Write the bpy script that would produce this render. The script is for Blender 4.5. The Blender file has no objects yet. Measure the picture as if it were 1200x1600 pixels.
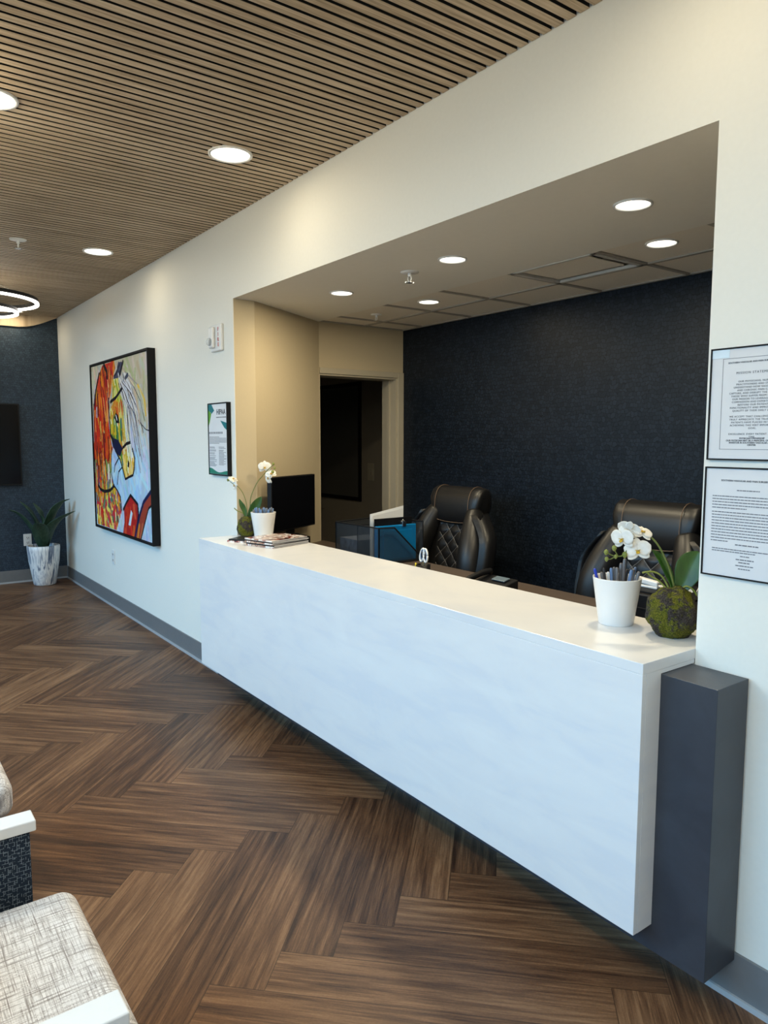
import bpy, bmesh, math, random
import numpy as np
from mathutils import Vector, Matrix, Euler, noise as mnoise
random.seed(7)
PI = math.pi
SC = bpy.context.scene
COL = SC.collection

# ---------------------------------------------------------------- camera
cam_data = bpy.data.cameras.new('camera')
cam = bpy.data.objects.new('camera', cam_data); COL.objects.link(cam)
CF = Vector((-0.80233353, 0.58854982, -0.09934794)); CR = Vector((0.59139283, 0.80638295, 0.00102908))
CU = CR.cross(CF)
cam.matrix_world = Matrix(((CR.x, CU.x, -CF.x, 0.0), (CR.y, CU.y, -CF.y, -2.0131), (CR.z, CU.z, -CF.z, 1.64), (0, 0, 0, 1)))
cam_data.sensor_fit = 'VERTICAL'; cam_data.sensor_height = 36.0
cam_data.lens = 1134.23 / 1600 * 36.0
cam_data.clip_start = 0.05
SC.camera = cam

# ---------------------------------------------------------------- colour management, world, window daylight
SC.view_settings.view_transform = 'Standard'; SC.view_settings.look = 'None'
SC.view_settings.gamma = 1.0; SC.view_settings.use_curve_mapping = False
SC.view_settings.exposure = 0.12
world = bpy.data.worlds.new('sky'); SC.world = world; world.use_nodes = True
bg = world.node_tree.nodes['Background']
bg.inputs['Color'].default_value = (0.50, 0.74, 1.0, 1); bg.inputs['Strength'].default_value = 0.1
def area(name, loc, rot, sx, sy, power, color, spread=PI):
    L = bpy.data.lights.new(name, 'AREA'); L.shape = 'RECTANGLE'; L.size = sx; L.size_y = sy
    L.energy = power; L.color = color; L.spread = spread
    o = bpy.data.objects.new(name, L); COL.objects.link(o); o.location = loc; o.rotation_euler = rot
    return o
WINX = (-7.6, -4.9, -2.2, 0.5)          # centres of the four windows in the south wall
for wx in WINX:
    area('daylight', (wx, -3.92, 2.05), (math.radians(50), 0, 0), 2.2, 2.1, 45, (0.24, 0.61, 1.0), math.radians(112))
LAMP = (1.0, 0.85, 0.58)

# ---------------------------------------------------------------- node helpers
class NT:
    def __init__(s, name):
        s.m = bpy.data.materials.new(name); s.m.use_nodes = True
        s.t = s.m.node_tree; s.n = s.t.nodes; s.b = s.n['Principled BSDF']
    def node(s, typ, **kw):
        n = s.n.new(typ)
        for k, v in kw.items():
            if k.startswith('i_'):
                n.inputs[int(k[2:])].default_value = v
            else: setattr(n, k, v)
        return n
    def link(s, a, b): s.t.links.new(a, b)
    def math(s, op, a, b=None, c=None):
        n = s.n.new('ShaderNodeMath'); n.operation = op
        for i, v in enumerate((a, b, c)):
            if v is None: continue
            if isinstance(v, (int, float)): n.inputs[i].default_value = v
            else: s.link(v, n.inputs[i])
        return n.outputs[0]
    def obj(s):
        if not hasattr(s, '_oc'): s._oc = s.n.new('ShaderNodeTexCoord').outputs['Object']
        return s._oc
    def sep(s, v):
        n = s.n.new('ShaderNodeSeparateXYZ'); s.link(v, n.inputs[0]); return n.outputs
    def comb(s, x, y, z):
        n = s.n.new('ShaderNodeCombineXYZ')
        for i, v in enumerate((x, y, z)):
            if isinstance(v, (int, float)): n.inputs[i].default_value = v
            else: s.link(v, n.inputs[i])
        return n.outputs[0]
    def mapv(s, v, scale=(1, 1, 1), rot=(0, 0, 0), loc=(0, 0, 0)):
        n = s.n.new('ShaderNodeMapping'); s.link(v, n.inputs[0])
        n.inputs['Scale'].default_value = scale; n.inputs['Rotation'].default_value = rot; n.inputs['Location'].default_value = loc
        return n.outputs[0]
    def noise(s, v, scale=5, detail=2, rough=.5, dist=0):
        n = s.n.new('ShaderNodeTexNoise'); s.link(v, n.inputs['Vector'])
        n.inputs['Scale'].default_value = scale; n.inputs['Detail'].default_value = detail
        n.inputs['Roughness'].default_value = rough; n.inputs['Distortion'].default_value = dist
        return n.outputs[0]
    def ramp(s, f, stops):
        n = s.n.new('ShaderNodeValToRGB'); s.link(f, n.inputs[0]); e = n.color_ramp.elements
        while len(e) < len(stops): e.new(0.5)
        for i, (p, c) in enumerate(stops):
            e[i].position = p; e[i].color = (*c, 1) if len(c) == 3 else c
        return n.outputs[0]
    def mix(s, f, a, b, mode='MIX'):
        n = s.n.new('ShaderNodeMix'); n.data_type = 'RGBA'; n.blend_type = mode
        for i, v in ((0, f), (6, a), (7, b)):
            if isinstance(v, (int, float)): n.inputs[i].default_value = v
            elif isinstance(v, tuple): n.inputs[i].default_value = (*v, 1) if len(v) == 3 else v
            else: s.link(v, n.inputs[i])
        return n.outputs[2]
    def bump(s, h, strength=.3, dist=.01):
        n = s.n.new('ShaderNodeBump'); s.link(h, n.inputs['Height'])
        n.inputs['Strength'].default_value = strength; n.inputs['Distance'].default_value = dist
        s.link(n.outputs[0], s.b.inputs['Normal'])
    def set(s, color=None, rough=None, metal=None, spec=None):
        for nm, v in (('Base Color', color), ('Roughness', rough), ('Metallic', metal), ('Specular IOR Level', spec)):
            if v is None: continue
            if isinstance(v, tuple): s.b.inputs[nm].default_value = (*v, 1)
            elif isinstance(v, (int, float)): s.b.inputs[nm].default_value = v
            else: s.link(v, s.b.inputs[nm])
        return s.m

def plain(name, color, rough=.5, metal=0., spec=.5, var=.04, scale=30, bump=0.):
    t = NT(name); nz = t.noise(t.obj(), scale, 3)
    dk = tuple(c * (1 - var) for c in color); lt = tuple(min(1, c * (1 + var)) for c in color)
    t.set(t.ramp(nz, [(.3, dk), (.7, lt)]), rough, metal, spec)
    if bump: t.bump(nz, bump, .002)
    return t.m

def emis(name, color, strength):
    t = NT(name); t.b.inputs['Base Color'].default_value = (.9, .9, .88, 1)
    t.b.inputs['Emission Color'].default_value = (*color, 1); t.b.inputs['Emission Strength'].default_value = strength
    return t.m

M = {}
M['wall'] = plain('white wall paint', (.84, .82, .745), .55, spec=.3, var=.01, scale=60, bump=.03)
M['wall_tan'] = plain('warm beige office paint', (.52, .44, .30), .6, spec=.3, var=.01, scale=60, bump=.03)
M['soffit'] = plain('soffit paint', (.84, .81, .73), .6, spec=.3, var=.01)
M['base'] = plain('grey rubber baseboard', (.17, .175, .18), .4, var=.03)
M['base_edge'] = plain('grey baseboard toe', (.42, .44, .46), .35, var=.02)
M['white_metal'] = plain('white enamel', (.82, .82, .80), .35, var=.01)
M['black'] = plain('black plastic', (.008, .008, .009), .4, spec=.25, var=.1)
M['black_matte'] = plain('black frame', (.007, .007, .008), .6, spec=.2, var=.1)
M['screen'] = plain('black glass screen', (.003, .003, .004), .15, spec=.18, var=.05)
M['chrome'] = plain('chrome', (.7, .7, .7), .2, 1.0, var=.02)
M['dark_metal'] = plain('dark bronze', (.05, .03, .03), .4, .6)
M['bright'] = emis('downlight diffuser', (1, .93, .78), 5.0)
M['ring_light'] = emis('ring light diffuser', (1, .96, .9), 4.0)
M['paper'] = plain('printed paper', (.72, .72, .73), .6, var=.03, scale=8)
M['ink'] = plain('black ink', (.02, .02, .025), .6, var=.1)
M['ink_grey'] = plain('grey ink', (.16, .16, .18), .6, var=.1)
M['red_ink'] = plain('red letters', (.55, .03, .02), .5)
M['cup'] = plain('white ceramic', (.80, .79, .77), .3, var=.01)
M['tile'] = plain('acoustic ceiling tile', (.82, .76, .66), .85, spec=.1, var=.06, scale=220, bump=.1)
M['grid'] = plain('ceiling grid metal', (.36, .33, .28), .6, var=.02)
M['vent_dark'] = plain('dark vent slot', (.02, .02, .02), .7)
M['carpet'] = plain('dark office floor', (.05, .05, .055), .9, var=.2, scale=200)
M['casing'] = plain('door casing paint', (.46, .41, .31), .5, var=.01)
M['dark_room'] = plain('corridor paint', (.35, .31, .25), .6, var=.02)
M['board'] = plain('grey board', (.10, .10, .095), .35)

def m_leather():
    t = NT('black leather'); n = t.noise(t.obj(), 320, 3)
    t.set(t.ramp(n, [(.3, (.007, .007, .007)), (.7, (.012, .011, .011))]), .38, 0, .42); t.bump(n, .15, .001); return t.m
M['leather'] = m_leather()
M['stitch'] = plain('tan stitching', (.16, .10, .06), .6)
M['quilt_line'] = plain('grey stitching', (.15, .14, .13), .6)

def m_floor():
    t = NT('herringbone wood floor'); w = .1713; x, y, z = t.sep(t.obj())
    a = t.math('DIVIDE', t.math('ADD', t.math('MULTIPLY', t.math('ADD', x, y), 1 / math.sqrt(2)), 1.911 + 120 * w), w)
    b = t.math('DIVIDE', t.math('ADD', t.math('MULTIPLY', t.math('SUBTRACT', y, x), 1 / math.sqrt(2)), -.687 + 120 * w), w)
    i = t.math('FLOOR', a); j = t.math('FLOOR', b)
    m = t.math('FLOORED_MODULO', t.math('SUBTRACT', i, j), 12.0)
    isb = t.math('GREATER_THAN', m, 5.5)
    ia = t.math('SUBTRACT', i, m); alA = t.math('SUBTRACT', a, ia); acA = t.math('SUBTRACT', b, j)
    jb = t.math('SUBTRACT', j, t.math('SUBTRACT', 11.0, m)); alB = t.math('SUBTRACT', b, jb); acB = t.math('SUBTRACT', a, i)
    def sel(p, q):
        n = t.n.new('ShaderNodeMix'); n.data_type = 'FLOAT'; t.link(isb, n.inputs[0]); t.link(p, n.inputs[2]); t.link(q, n.inputs[3]); return n.outputs[0]
    al = sel(alA, alB); ac = sel(acA, acB)
    idv = t.comb(sel(ia, t.math('ADD', i, 500.5)), sel(j, jb), isb)
    wn = t.n.new('ShaderNodeTexWhiteNoise'); t.link(idv, wn.inputs['Vector'])
    r = wn.outputs['Value']
    ro = t.math('MULTIPLY', r, 90.0)
    g1 = t.noise(t.comb(t.math('ADD', t.math('MULTIPLY', al, .16), ro), t.math('MULTIPLY', ac, 3.2), ro), 2.2, 4, .62, .25)
    g2 = t.noise(t.comb(t.math('ADD', t.math('MULTIPLY', al, .9), ro), t.math('MULTIPLY', ac, 26.0), ro), 1.6, 4, .65, .4)
    g3 = t.noise(t.comb(t.math('ADD', t.math('MULTIPLY', al, 9), ro), t.math('MULTIPLY', ac, 16.0), ro), 2.5, 2, .6)
    f = t.math('ADD', t.math('MULTIPLY', g1, .60), t.math('MULTIPLY', g2, .34))
    f = t.math('ADD', f, t.math('MULTIPLY', g3, .10))
    f = t.math('ADD', f, t.math('MULTIPLY', t.math('SUBTRACT', r, .5), .13))
    c = t.ramp(f, [(.34, (.030, .0145, .0085)), (.43, (.066, .032, .0175)), (.51, (.112, .055, .028)), (.59, (.170, .088, .044)), (.72, (.275, .152, .078))])
    e = t.math('MINIMUM', t.math('MINIMUM', ac, t.math('SUBTRACT', 1.0, ac)), t.math('MINIMUM', al, t.math('SUBTRACT', 6.0, al)))
    seam = t.math('LESS_THAN', e, .010)
    c = t.mix(t.math('MULTIPLY', seam, .6), c, (.02, .011, .007))
    t.set(c, t.math('ADD', .34, t.math('MULTIPLY', g2, .18)), 0, .28)
    t.bump(t.math('SUBTRACT', t.math('MULTIPLY', g2, .4), seam), .12, .001)
    return t.m
M['floor'] = m_floor()

def m_slat():
    t = NT('oak slat'); x, y, z = t.sep(t.obj())
    idx = t.math('FLOOR', t.math('DIVIDE', t.math('ADD', x, 20.0), .0527))
    wn = t.n.new('ShaderNodeTexWhiteNoise'); wn.noise_dimensions = '1D'; t.link(idx, wn.inputs['W']); r = t.math('MULTIPLY', wn.outputs[0], 50)
    g = t.noise(t.comb(t.math('MULTIPLY', x, 60), t.math('ADD', t.math('MULTIPLY', y, 2.2), r), r), 1.6, 5, .65, .5)
    f = t.math('ADD', g, t.math('MULTIPLY', t.math('SUBTRACT', wn.outputs[0], .5), .12))
    t.set(t.ramp(f, [(.32, (.32, .235, .15)), (.48, (.50, .385, .26)), (.62, (.60, .48, .34)), (.75, (.68, .56, .42))]), .5, 0, .3)
    return t.m
M['slat'] = m_slat()
M['felt'] = plain('black acoustic felt', (.006, .006, .006), .95, var=.2, scale=200)

def m_paper_wall(name, c0, c1, rough, axis, spec=.4):
    t = NT(name); x, y, z = t.sep(t.obj())
    u = x if axis == 'x' else y
    v = t.comb(u, z, 0.0)
    nz = t.n.new('ShaderNodeTexNoise'); t.link(v, nz.inputs['Vector']); nz.inputs['Scale'].default_value = 22
    off = t.n.new('ShaderNodeVectorMath'); off.operation = 'MULTIPLY_ADD'; t.link(nz.outputs['Color'], off.inputs[0])
    off.inputs[1].default_value = (.05, .05, 0); t.link(v, off.inputs[2])
    br = t.n.new('ShaderNodeTexBrick'); t.link(off.outputs[0], br.inputs['Vector'])
    br.inputs['Scale'].default_value = 1.0; br.inputs['Brick Width'].default_value = .027; br.inputs['Row Height'].default_value = .025
    br.inputs['Mortar Size'].default_value = .0030; br.inputs['Mortar Smooth'].default_value = .8
    br.inputs['Color1'].default_value = (.35, .35, .35, 1); br.inputs['Color2'].default_value = (1, 1, 1, 1); br.inputs['Mortar'].default_value = (0, 0, 0, 1)
    c = t.mix(br.outputs['Color'], c0, c1)
    t.set(c, rough, 0, spec); t.bump(br.outputs['Fac'], -1.0, .003)
    return t.m
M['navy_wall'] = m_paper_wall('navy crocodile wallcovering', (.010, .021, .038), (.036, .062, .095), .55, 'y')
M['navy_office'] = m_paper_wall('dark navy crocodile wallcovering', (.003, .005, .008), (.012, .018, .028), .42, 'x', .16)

def m_solid_surface():
    t = NT('white veined solid surface'); v = t.mapv(t.obj(), (1.2, 1.2, 2.6), (0, .6, 0))
    n = t.noise(v, 1.6, 5, .6, 1.2); n2 = t.noise(t.mapv(t.obj(), (2, 2, 9), (0, .65, 0)), 1.2, 3, .5, .8)
    f = t.math('MULTIPLY', n, n2)
    t.set(t.ramp(f, [(.16, (.74, .75, .77)), (.24, (.78, .78, .78)), (.40, (.81, .81, .80))]), .22, 0, .5); return t.m
M['surface'] = m_solid_surface()
def m_slate():
    t = NT('dark slate laminate'); n = t.noise(t.obj(), 3.5, 6, .65, .6)
    t.set(t.ramp(n, [(.3, (.030, .033, .042)), (.7, (.052, .058, .072))]), .42, 0, .45); return t.m
M['slate'] = m_slate()
M['worktop'] = plain('brown laminate worktop', (.085, .062, .048), .5, var=.06, scale=12)

def m_weave():
    t = NT('cream crosshatch upholstery'); 
    a = t.noise(t.mapv(t.obj(), (16, 420, 420)), 1.0, 1, .5); b = t.noise(t.mapv(t.obj(), (420, 16, 16)), 1.0, 1, .5)
    a2 = t.noise(t.mapv(t.obj(), (7, 210, 210), loc=(3, 3, 3)), 1.0, 1, .5); b2 = t.noise(t.mapv(t.obj(), (210, 7, 7), loc=(5, 5, 5)), 1.0, 1, .5)
    f = t.math('MAXIMUM', a, b); f = t.math('ADD', t.math('MULTIPLY', f, .55), t.math('MULTIPLY', t.math('MAXIMUM', a2, b2), .45))
    t.set(t.ramp(f, [(.47, (.77, .745, .73)), (.57, (.56, .53, .51)), (.67, (.27, .24, .225))]), .85, 0, .2); t.bump(f, .2, .001); return t.m
M['weave'] = m_weave()
def m_dash():
    t = NT('navy basket dash upholstery'); x, y, z = t.sep(t.obj())
    v = t.comb(y, z, 0.0)
    def br(rot, loc):
        n = t.n.new('ShaderNodeTexBrick'); t.link(t.mapv(v, (1, 1, 1), (0, 0, rot), (loc, loc, 0)), n.inputs['Vector'])
        n.inputs['Scale'].default_value = 1; n.inputs['Brick Width'].default_value = .022; n.inputs['Row Height'].default_value = .0105
        n.inputs['Mortar Size'].default_value = .0006; n.inputs['Mortar Smooth'].default_value = .3; return n.outputs['Fac']
    k = t.noise(t.mapv(v, (1, 1, 1)), 90, 1); k2 = t.noise(t.mapv(v, (1, 1, 1), (0, 0, 1)), 80, 1)
    f = t.math('MAXIMUM', t.math('MULTIPLY', br(0.04, 0), t.math('GREATER_THAN', k, .47)), t.math('MULTIPLY', br(PI / 2 + .04, .3), t.math('GREATER_THAN', k2, .50)))
    t.set(t.mix(f, (.012, .020, .034), (.20, .24, .28)), .8, 0, .2); return t.m
M['dash'] = m_dash()
M['white_arm'] = plain('white arm cap', (.70, .70, .69), .35, var=.01)

def m_marble():
    t = NT('streaked marble pot'); v = t.mapv(t.obj(), (26, 26, 1.8))
    n = t.noise(v, 1.0, 4, .6, .9)
    t.set(t.ramp(n, [(.34, (.10, .13, .20)), (.42, (.34, .38, .46)), (.47, (.80, .80, .80)), (.54, (.86, .86, .85)), (.60, (.45, .48, .55)), (.66, (.84, .84, .84))]), .35, 0, .5); return t.m
M['marble'] = m_marble()
def m_moss():
    t = NT('moss and bark'); n = t.noise(t.obj(), 20, 8, .72, .3); n2 = t.noise(t.obj(), 230, 4, .7)
    g = t.ramp(n2, [(.3, (.022, .028, .003)), (.5, (.085, .09, .008)), (.7, (.22, .20, .025))]); k = t.ramp(n2, [(.35, (.010, .008, .007)), (.6, (.06, .05, .045)), (.75, (.16, .13, .11))])
    t.set(t.mix(t.ramp(n, [(.47, (0, 0, 0)), (.53, (1, 1, 1))]), k, g), .9, 0, .2); t.bump(n2, .8, .004); return t.m
M['moss'] = m_moss()
def m_leaf(name, a, b, rough=.35):
    t = NT(name); n = t.noise(t.mapv(t.obj(), (20, 20, 6)), 2, 3); t.set(t.ramp(n, [(.3, a), (.7, b)]), rough, 0, .5); return t.m
M['leaf'] = m_leaf('orchid leaf', (.012, .05, .006), (.03, .10, .012))
M['agave'] = m_leaf('agave leaf', (.018, .045, .026), (.05, .095, .055), .45)
M['stem'] = m_leaf('orchid stem', (.09, .12, .02), (.16, .20, .05), .5)
M['bud'] = m_leaf('orchid bud', (.16, .20, .03), (.28, .30, .07), .5)
def m_petal():
    t = NT('white orchid petal'); n = t.noise(t.mapv(t.obj(), (60, 60, 60)), 1, 2)
    t.set(t.ramp(n, [(.3, (.80, .78, .70)), (.7, (.88, .87, .82))]), .5, 0, .3)
    t.b.inputs['Subsurface Weight'].default_value = .15; t.b.inputs['Subsurface Radius'].default_value = (.01, .01, .008); t.b.inputs['Subsurface Scale'].default_value = .3
    return t.m
M['petal'] = m_petal()
M['lip'] = plain('yellow orchid lip', (.62, .40, .04), .5, var=.2, scale=300)
M['soil'] = plain('dark soil', (.02, .014, .010), .95, var=.4, scale=150, bump=.5)
M['pen_grey'] = plain('grey pen barrel', (.13, .13, .14), .35); M['pen_blue'] = plain('pale blue pen barrel', (.12, .20, .36), .35)
M['pen_royal'] = plain('royal blue pen barrel', (.01, .04, .40), .3); M['pen_black'] = plain('black pen barrel', (.02, .02, .025), .35)
M['blue_plastic'] = plain('blue translucent plastic', (.005, .17, .42), .25, var=.1, scale=6)
M['yellow'] = plain('yellow plastic', (.7, .55, .02), .4)
M['white_plastic'] = plain('white plastic', (.78, .78, .76), .35, var=.01)
M['page_edge'] = plain('magazine page edges', (.42, .42, .44), .6, var=.2, scale=400)
M['steel'] = plain('scissor steel', (.45, .46, .48), .25, .9)

def glass(name, col, alpha, rough=.1):
    t = NT(name); t.set(col, rough); t.b.inputs['Alpha'].default_value = alpha; return t.m
M['pane'] = glass('window glass', (.8, .9, .9), .08, .02)
M['mesh'] = glass('fine black steel mesh', (.03, .04, .05), .30, .5)
M['acrylic'] = glass('clear acrylic', (.75, .80, .82), .35, .05)

def m_vcol(name, rough):
    t = NT(name); a = t.n.new('ShaderNodeAttribute'); a.attribute_name = 'Col'
    t.set(a.outputs['Color'], rough, 0, .4); n = t.noise(t.obj(), 90, 3); t.bump(n, .3, .003); return t.m
M['paint'] = m_vcol('oil paint strokes', .4)
def m_cover(seed):
    t = NT('magazine cover'); n = t.noise(t.mapv(t.obj(), (1, 1, 1), loc=(seed, seed * 2, 0)), 13, 2, .5, .6)
    t.set(t.ramp(n, [(.36, (.03, .015, .012)), (.43, (.30, .05, .03)), (.48, (.70, .62, .55)), (.55, (.75, .72, .70)), (.60, (.25, .10, .06)), (.68, (.55, .40, .30))]), .2, 0, .5); return t.m
M['cover'] = m_cover(3.3); M['cover2'] = m_cover(9.1)
M['green'] = plain('poster green', (.12, .34, .03), .5); M['teal'] = plain('poster teal', (.01, .17, .19), .5)
M['dark_green'] = plain('poster deep green', (.02, .20, .13), .5)
M['label_blue'] = plain('pale blue label', (.70, .82, .90), .5)
# ---------------------------------------------------------------- mesh helpers
def finish(name, bm, mat, parent=None, smooth=False, bevel=0, seg=2, subsurf=0, solid=0):
    me = bpy.data.meshes.new(name)
    bmesh.ops.recalc_face_normals(bm, faces=bm.faces[:])
    bm.to_mesh(me); bm.free()
    for mt in (mat if isinstance(mat, (list, tuple)) else [mat]): me.materials.append(mt)
    if smooth:
        for p in me.polygons: p.use_smooth = True
    o = bpy.data.objects.new(name, me); COL.objects.link(o)
    if solid:
        s = o.modifiers.new('thickness', 'SOLIDIFY'); s.thickness = solid; s.offset = 0
    if subsurf:
        s = o.modifiers.new('subdivision', 'SUBSURF'); s.levels = subsurf; s.render_levels = subsurf
    if bevel:
        b = o.modifiers.new('bevel', 'BEVEL'); b.width = bevel; b.segments = seg; b.limit_method = 'ANGLE'; b.angle_limit = math.radians(40)
    if parent: o.parent = parent
    return o
def empty(name, loc=(0, 0, 0), rz=0):
    o = bpy.data.objects.new(name, None); COL.objects.link(o); o.empty_display_size = .05
    o.location = loc; o.rotation_euler = (0, 0, rz); return o
def tag(o, label, cat, group=None, kind=None):
    o['label'] = label; o['category'] = cat
    if group: o['group'] = group
    if kind: o['kind'] = kind
    return o
def struct(o): o['kind'] = 'structure'; return o
def box(bm, x0, x1, y0, y1, z0, z1, mi=0):
    vs = [bm.verts.new((x, y, z)) for x in (x0, x1) for y in (y0, y1) for z in (z0, z1)]
    for f in ((0, 1, 3, 2), (4, 6, 7, 5), (0, 4, 5, 1), (2, 3, 7, 6), (0, 2, 6, 4), (1, 5, 7, 3)):
        bm.faces.new([vs[i] for i in f]).material_index = mi
def obox(bm, mtx, sx, sy, sz, mi=0):
    vs = [bm.verts.new(mtx @ Vector((x * sx / 2, y * sy / 2, z * sz / 2))) for x in (-1, 1) for y in (-1, 1) for z in (-1, 1)]
    for f in ((0, 1, 3, 2), (4, 6, 7, 5), (0, 4, 5, 1), (2, 3, 7, 6), (0, 2, 6, 4), (1, 5, 7, 3)):
        bm.faces.new([vs[i] for i in f]).material_index = mi
def prism(bm, poly, z0, z1, mi=0):
    a = [bm.verts.new((x, y, z0)) for x, y in poly]; b = [bm.verts.new((x, y, z1)) for x, y in poly]; n = len(poly)
    bm.faces.new(a[::-1]).material_index = mi; bm.faces.new(b).material_index = mi
    for i in range(n): bm.faces.new((a[i], a[(i + 1) % n], b[(i + 1) % n], b[i])).material_index = mi
def rings_to(bm, rings, cap0=True, cap1=True, mi=0, closed=True):
    rr = [[bm.verts.new(p) for p in r] for r in rings]; n = len(rr[0])
    for a, b in zip(rr, rr[1:]):
        for i in range(n if closed else n - 1):
            bm.faces.new((a[i], a[(i + 1) % n], b[(i + 1) % n], b[i])).material_index = mi
    if cap0: bm.faces.new(rr[0][::-1]).material_index = mi
    if cap1: bm.faces.new(rr[-1]).material_index = mi
def lathe(bm, prof, c=(0, 0, 0), n=32, cap0=True, cap1=True, mi=0):
    rings_to(bm, [[(c[0] + r * math.cos(2 * PI * i / n), c[1] + r * math.sin(2 * PI * i / n), c[2] + z) for i in range(n)] for r, z in prof], cap0, cap1, mi)
def tube(bm, pts, rad, n=8, mi=0):
    pts = [Vector(p) for p in pts]; N = len(pts)
    rs = rad if isinstance(rad, (list, tuple)) else [rad] * N
    t0 = (pts[1] - pts[0]).normalized(); up = Vector((0, 0, 1)) if abs(t0.z) < .9 else Vector((1, 0, 0))
    nrm = t0.cross(up).normalized(); rings = []
    for i, p in enumerate(pts):
        t = (pts[min(i + 1, N - 1)] - pts[max(i - 1, 0)]).normalized()
        nrm = (nrm - t * nrm.dot(t)).normalized(); bi = t.cross(nrm)
        rings.append([p + (nrm * math.cos(2 * PI * k / n) + bi * math.sin(2 * PI * k / n)) * rs[i] for k in range(n)])
    rings_to(bm, rings, mi=mi)
def spline(pts, k=6):
    pts = [Vector(p) for p in pts]; out = []
    P = [pts[0]] + pts + [pts[-1]]
    for i in range(1, len(P) - 2):
        for s in range(k):
            t = s / k; a, b, c, d = P[i - 1], P[i], P[i + 1], P[i + 2]
            out.append(.5 * ((2 * b) + (c - a) * t + (2 * a - 5 * b + 4 * c - d) * t * t + (3 * b - a - 3 * c + d) * t ** 3))
    out.append(pts[-1]); return out
def cyl(bm, a, b, r, n=16, mi=0): tube(bm, [a, b], r, n, mi)
def grid(bm, f, nu, nv, mi=0):
    v = [[bm.verts.new(f(i / nu, j / nv)) for j in range(nv + 1)] for i in range(nu + 1)]
    for i in range(nu):
        for j in range(nv): bm.faces.new((v[i][j], v[i + 1][j], v[i + 1][j + 1], v[i][j + 1])).material_index = mi
def B(): return bmesh.new()
def simple(name, mat, x0, x1, y0, y1, z0, z1, parent=None, bevel=0):
    bm = B(); box(bm, x0, x1, y0, y1, z0, z1); return finish(name, bm, mat, parent, bevel=bevel)
def text(body, size, mat, parent, origin, xdir, align='CENTER', name='lettering', extrude=.0004, space=1.0, bold=0.0, spl=1.0):
    # lettering standing in the plane of xdir and +z; origin = anchor
    cu = bpy.data.curves.new(name, 'FONT'); cu.body = body; cu.size = size; cu.align_x = align; cu.extrude = extrude
    cu.space_character = space; cu.offset = bold; cu.space_line = spl; cu.resolution_u = 3
    tmp = bpy.data.objects.new(name, cu); COL.objects.link(tmp)
    dg = bpy.context.evaluated_depsgraph_get(); me = bpy.data.meshes.new_from_object(tmp.evaluated_get(dg))
    bpy.data.objects.remove(tmp); bpy.data.curves.remove(cu)
    xd = Vector(xdir).normalized(); zd = Vector((0, 0, 1)); nd = xd.cross(zd)
    mt = Matrix(((xd.x, zd.x, nd.x, origin[0]), (xd.y, zd.y, nd.y, origin[1]), (xd.z, zd.z, nd.z, origin[2]), (0, 0, 0, 1)))
    me.transform(mt); me.materials.clear(); me.materials.append(mat)
    o = bpy.data.objects.new(name, me); COL.objects.link(o)
    if parent: o.parent = parent
    return o

# ================================================================ THE SETTING
HC, ZS, XC = 3.028, 2.529, -9.121
XL, XR, XS, YS, YB, YJ = -4.367, -1.162, -4.825, .9096, 1.72, .148
XE, YSO, XOE = 2.6, -3.7, .9
struct(simple('floor', M['floor'], XC - .12, XE + .12, YSO - .12, .10, -.05, 0))
struct(simple('floor_office', M['carpet'], -8.2, XOE + .12, .10, 2.6, -.05, 0))
# slatted ceiling: oak slats running towards the wall over black felt
bm = B(); pitch = .0527; sw = .0365
box(bm, XC, XE, YSO, 0, HC + .022, HC + .06, 1)
x = -1.612 - .5 * (pitch - sw) - sw - 141 * pitch
while x < XE - sw:
    if x > XC: box(bm, x, x + sw, YSO, -.003, HC, HC + .0015, 0); box(bm, x + .0002, x + sw - .0002, YSO, -.0031, HC + .0015, HC + .0215, 1)
    x += pitch
struct(finish('ceiling', bm, [M['slat'], M['felt']]))
struct(simple('trim_1', M['white_metal'], XC + .001, XE, -.0028, .0005, HC + .004, HC + .030))
# rounded wooden valance where the ceiling meets the navy wall
bm = B(); n = 28; top = []; low = []
for i in range(n + 1):
    y = -.003 - (3.68) * (i / n) ** 2.6
    d = min(1, -y / .42); zz = HC - .002 - .135 * math.sin(d * PI / 2) ** 1.1
    low.append((y, zz)); top.append((y, HC + .001))
rr = [[bm.verts.new((xx, y, z)) for y, z in low] for xx in (XC + .002, XC + .030)]
tt = [[bm.verts.new((xx, y, z)) for y, z in top] for xx in (XC + .002, XC + .030)]
for i in range(n):
    for q in ((rr[0][i], rr[0][i + 1], rr[1][i + 1], rr[1][i]), (rr[1][i], rr[1][i + 1], tt[1][i + 1], tt[1][i]), (rr[0][i], tt[0][i], tt[0][i + 1], rr[0][i + 1])): bm.faces.new(q)
struct(finish('trim_2', bm, M['slat']))
# main wall with the reception opening (solid pieces meeting in one mesh)
bm = B()
prism(bm, [(XC, 0), (XL, 0), (XL, YJ), (XS, YS), (XS - .19, YS), (XS - .19, YJ + .02), (XC, YJ + .02)], 0, 3.1)
box(bm, XL, XR, 0, .150, 0, .97)
box(bm, XR, XE, 0, .150, 0, 3.1)
struct(finish('wall_north', bm, M['wall']))
bm = B(); prism(bm, [(XL, 0), (XR, 0), (XR, .15), (XOE, .15), (XOE, YS), (XS, YS), (XL, YJ)], ZS, 3.1)
# front face of the header belongs to the bright wall
for f in bm.faces:
    if abs(f.calc_center_median().y) < 1e-4: f.material_index = 1
struct(finish('soffit', bm, [M['soffit'], M['wall']])).name = 'trim_3'
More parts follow.
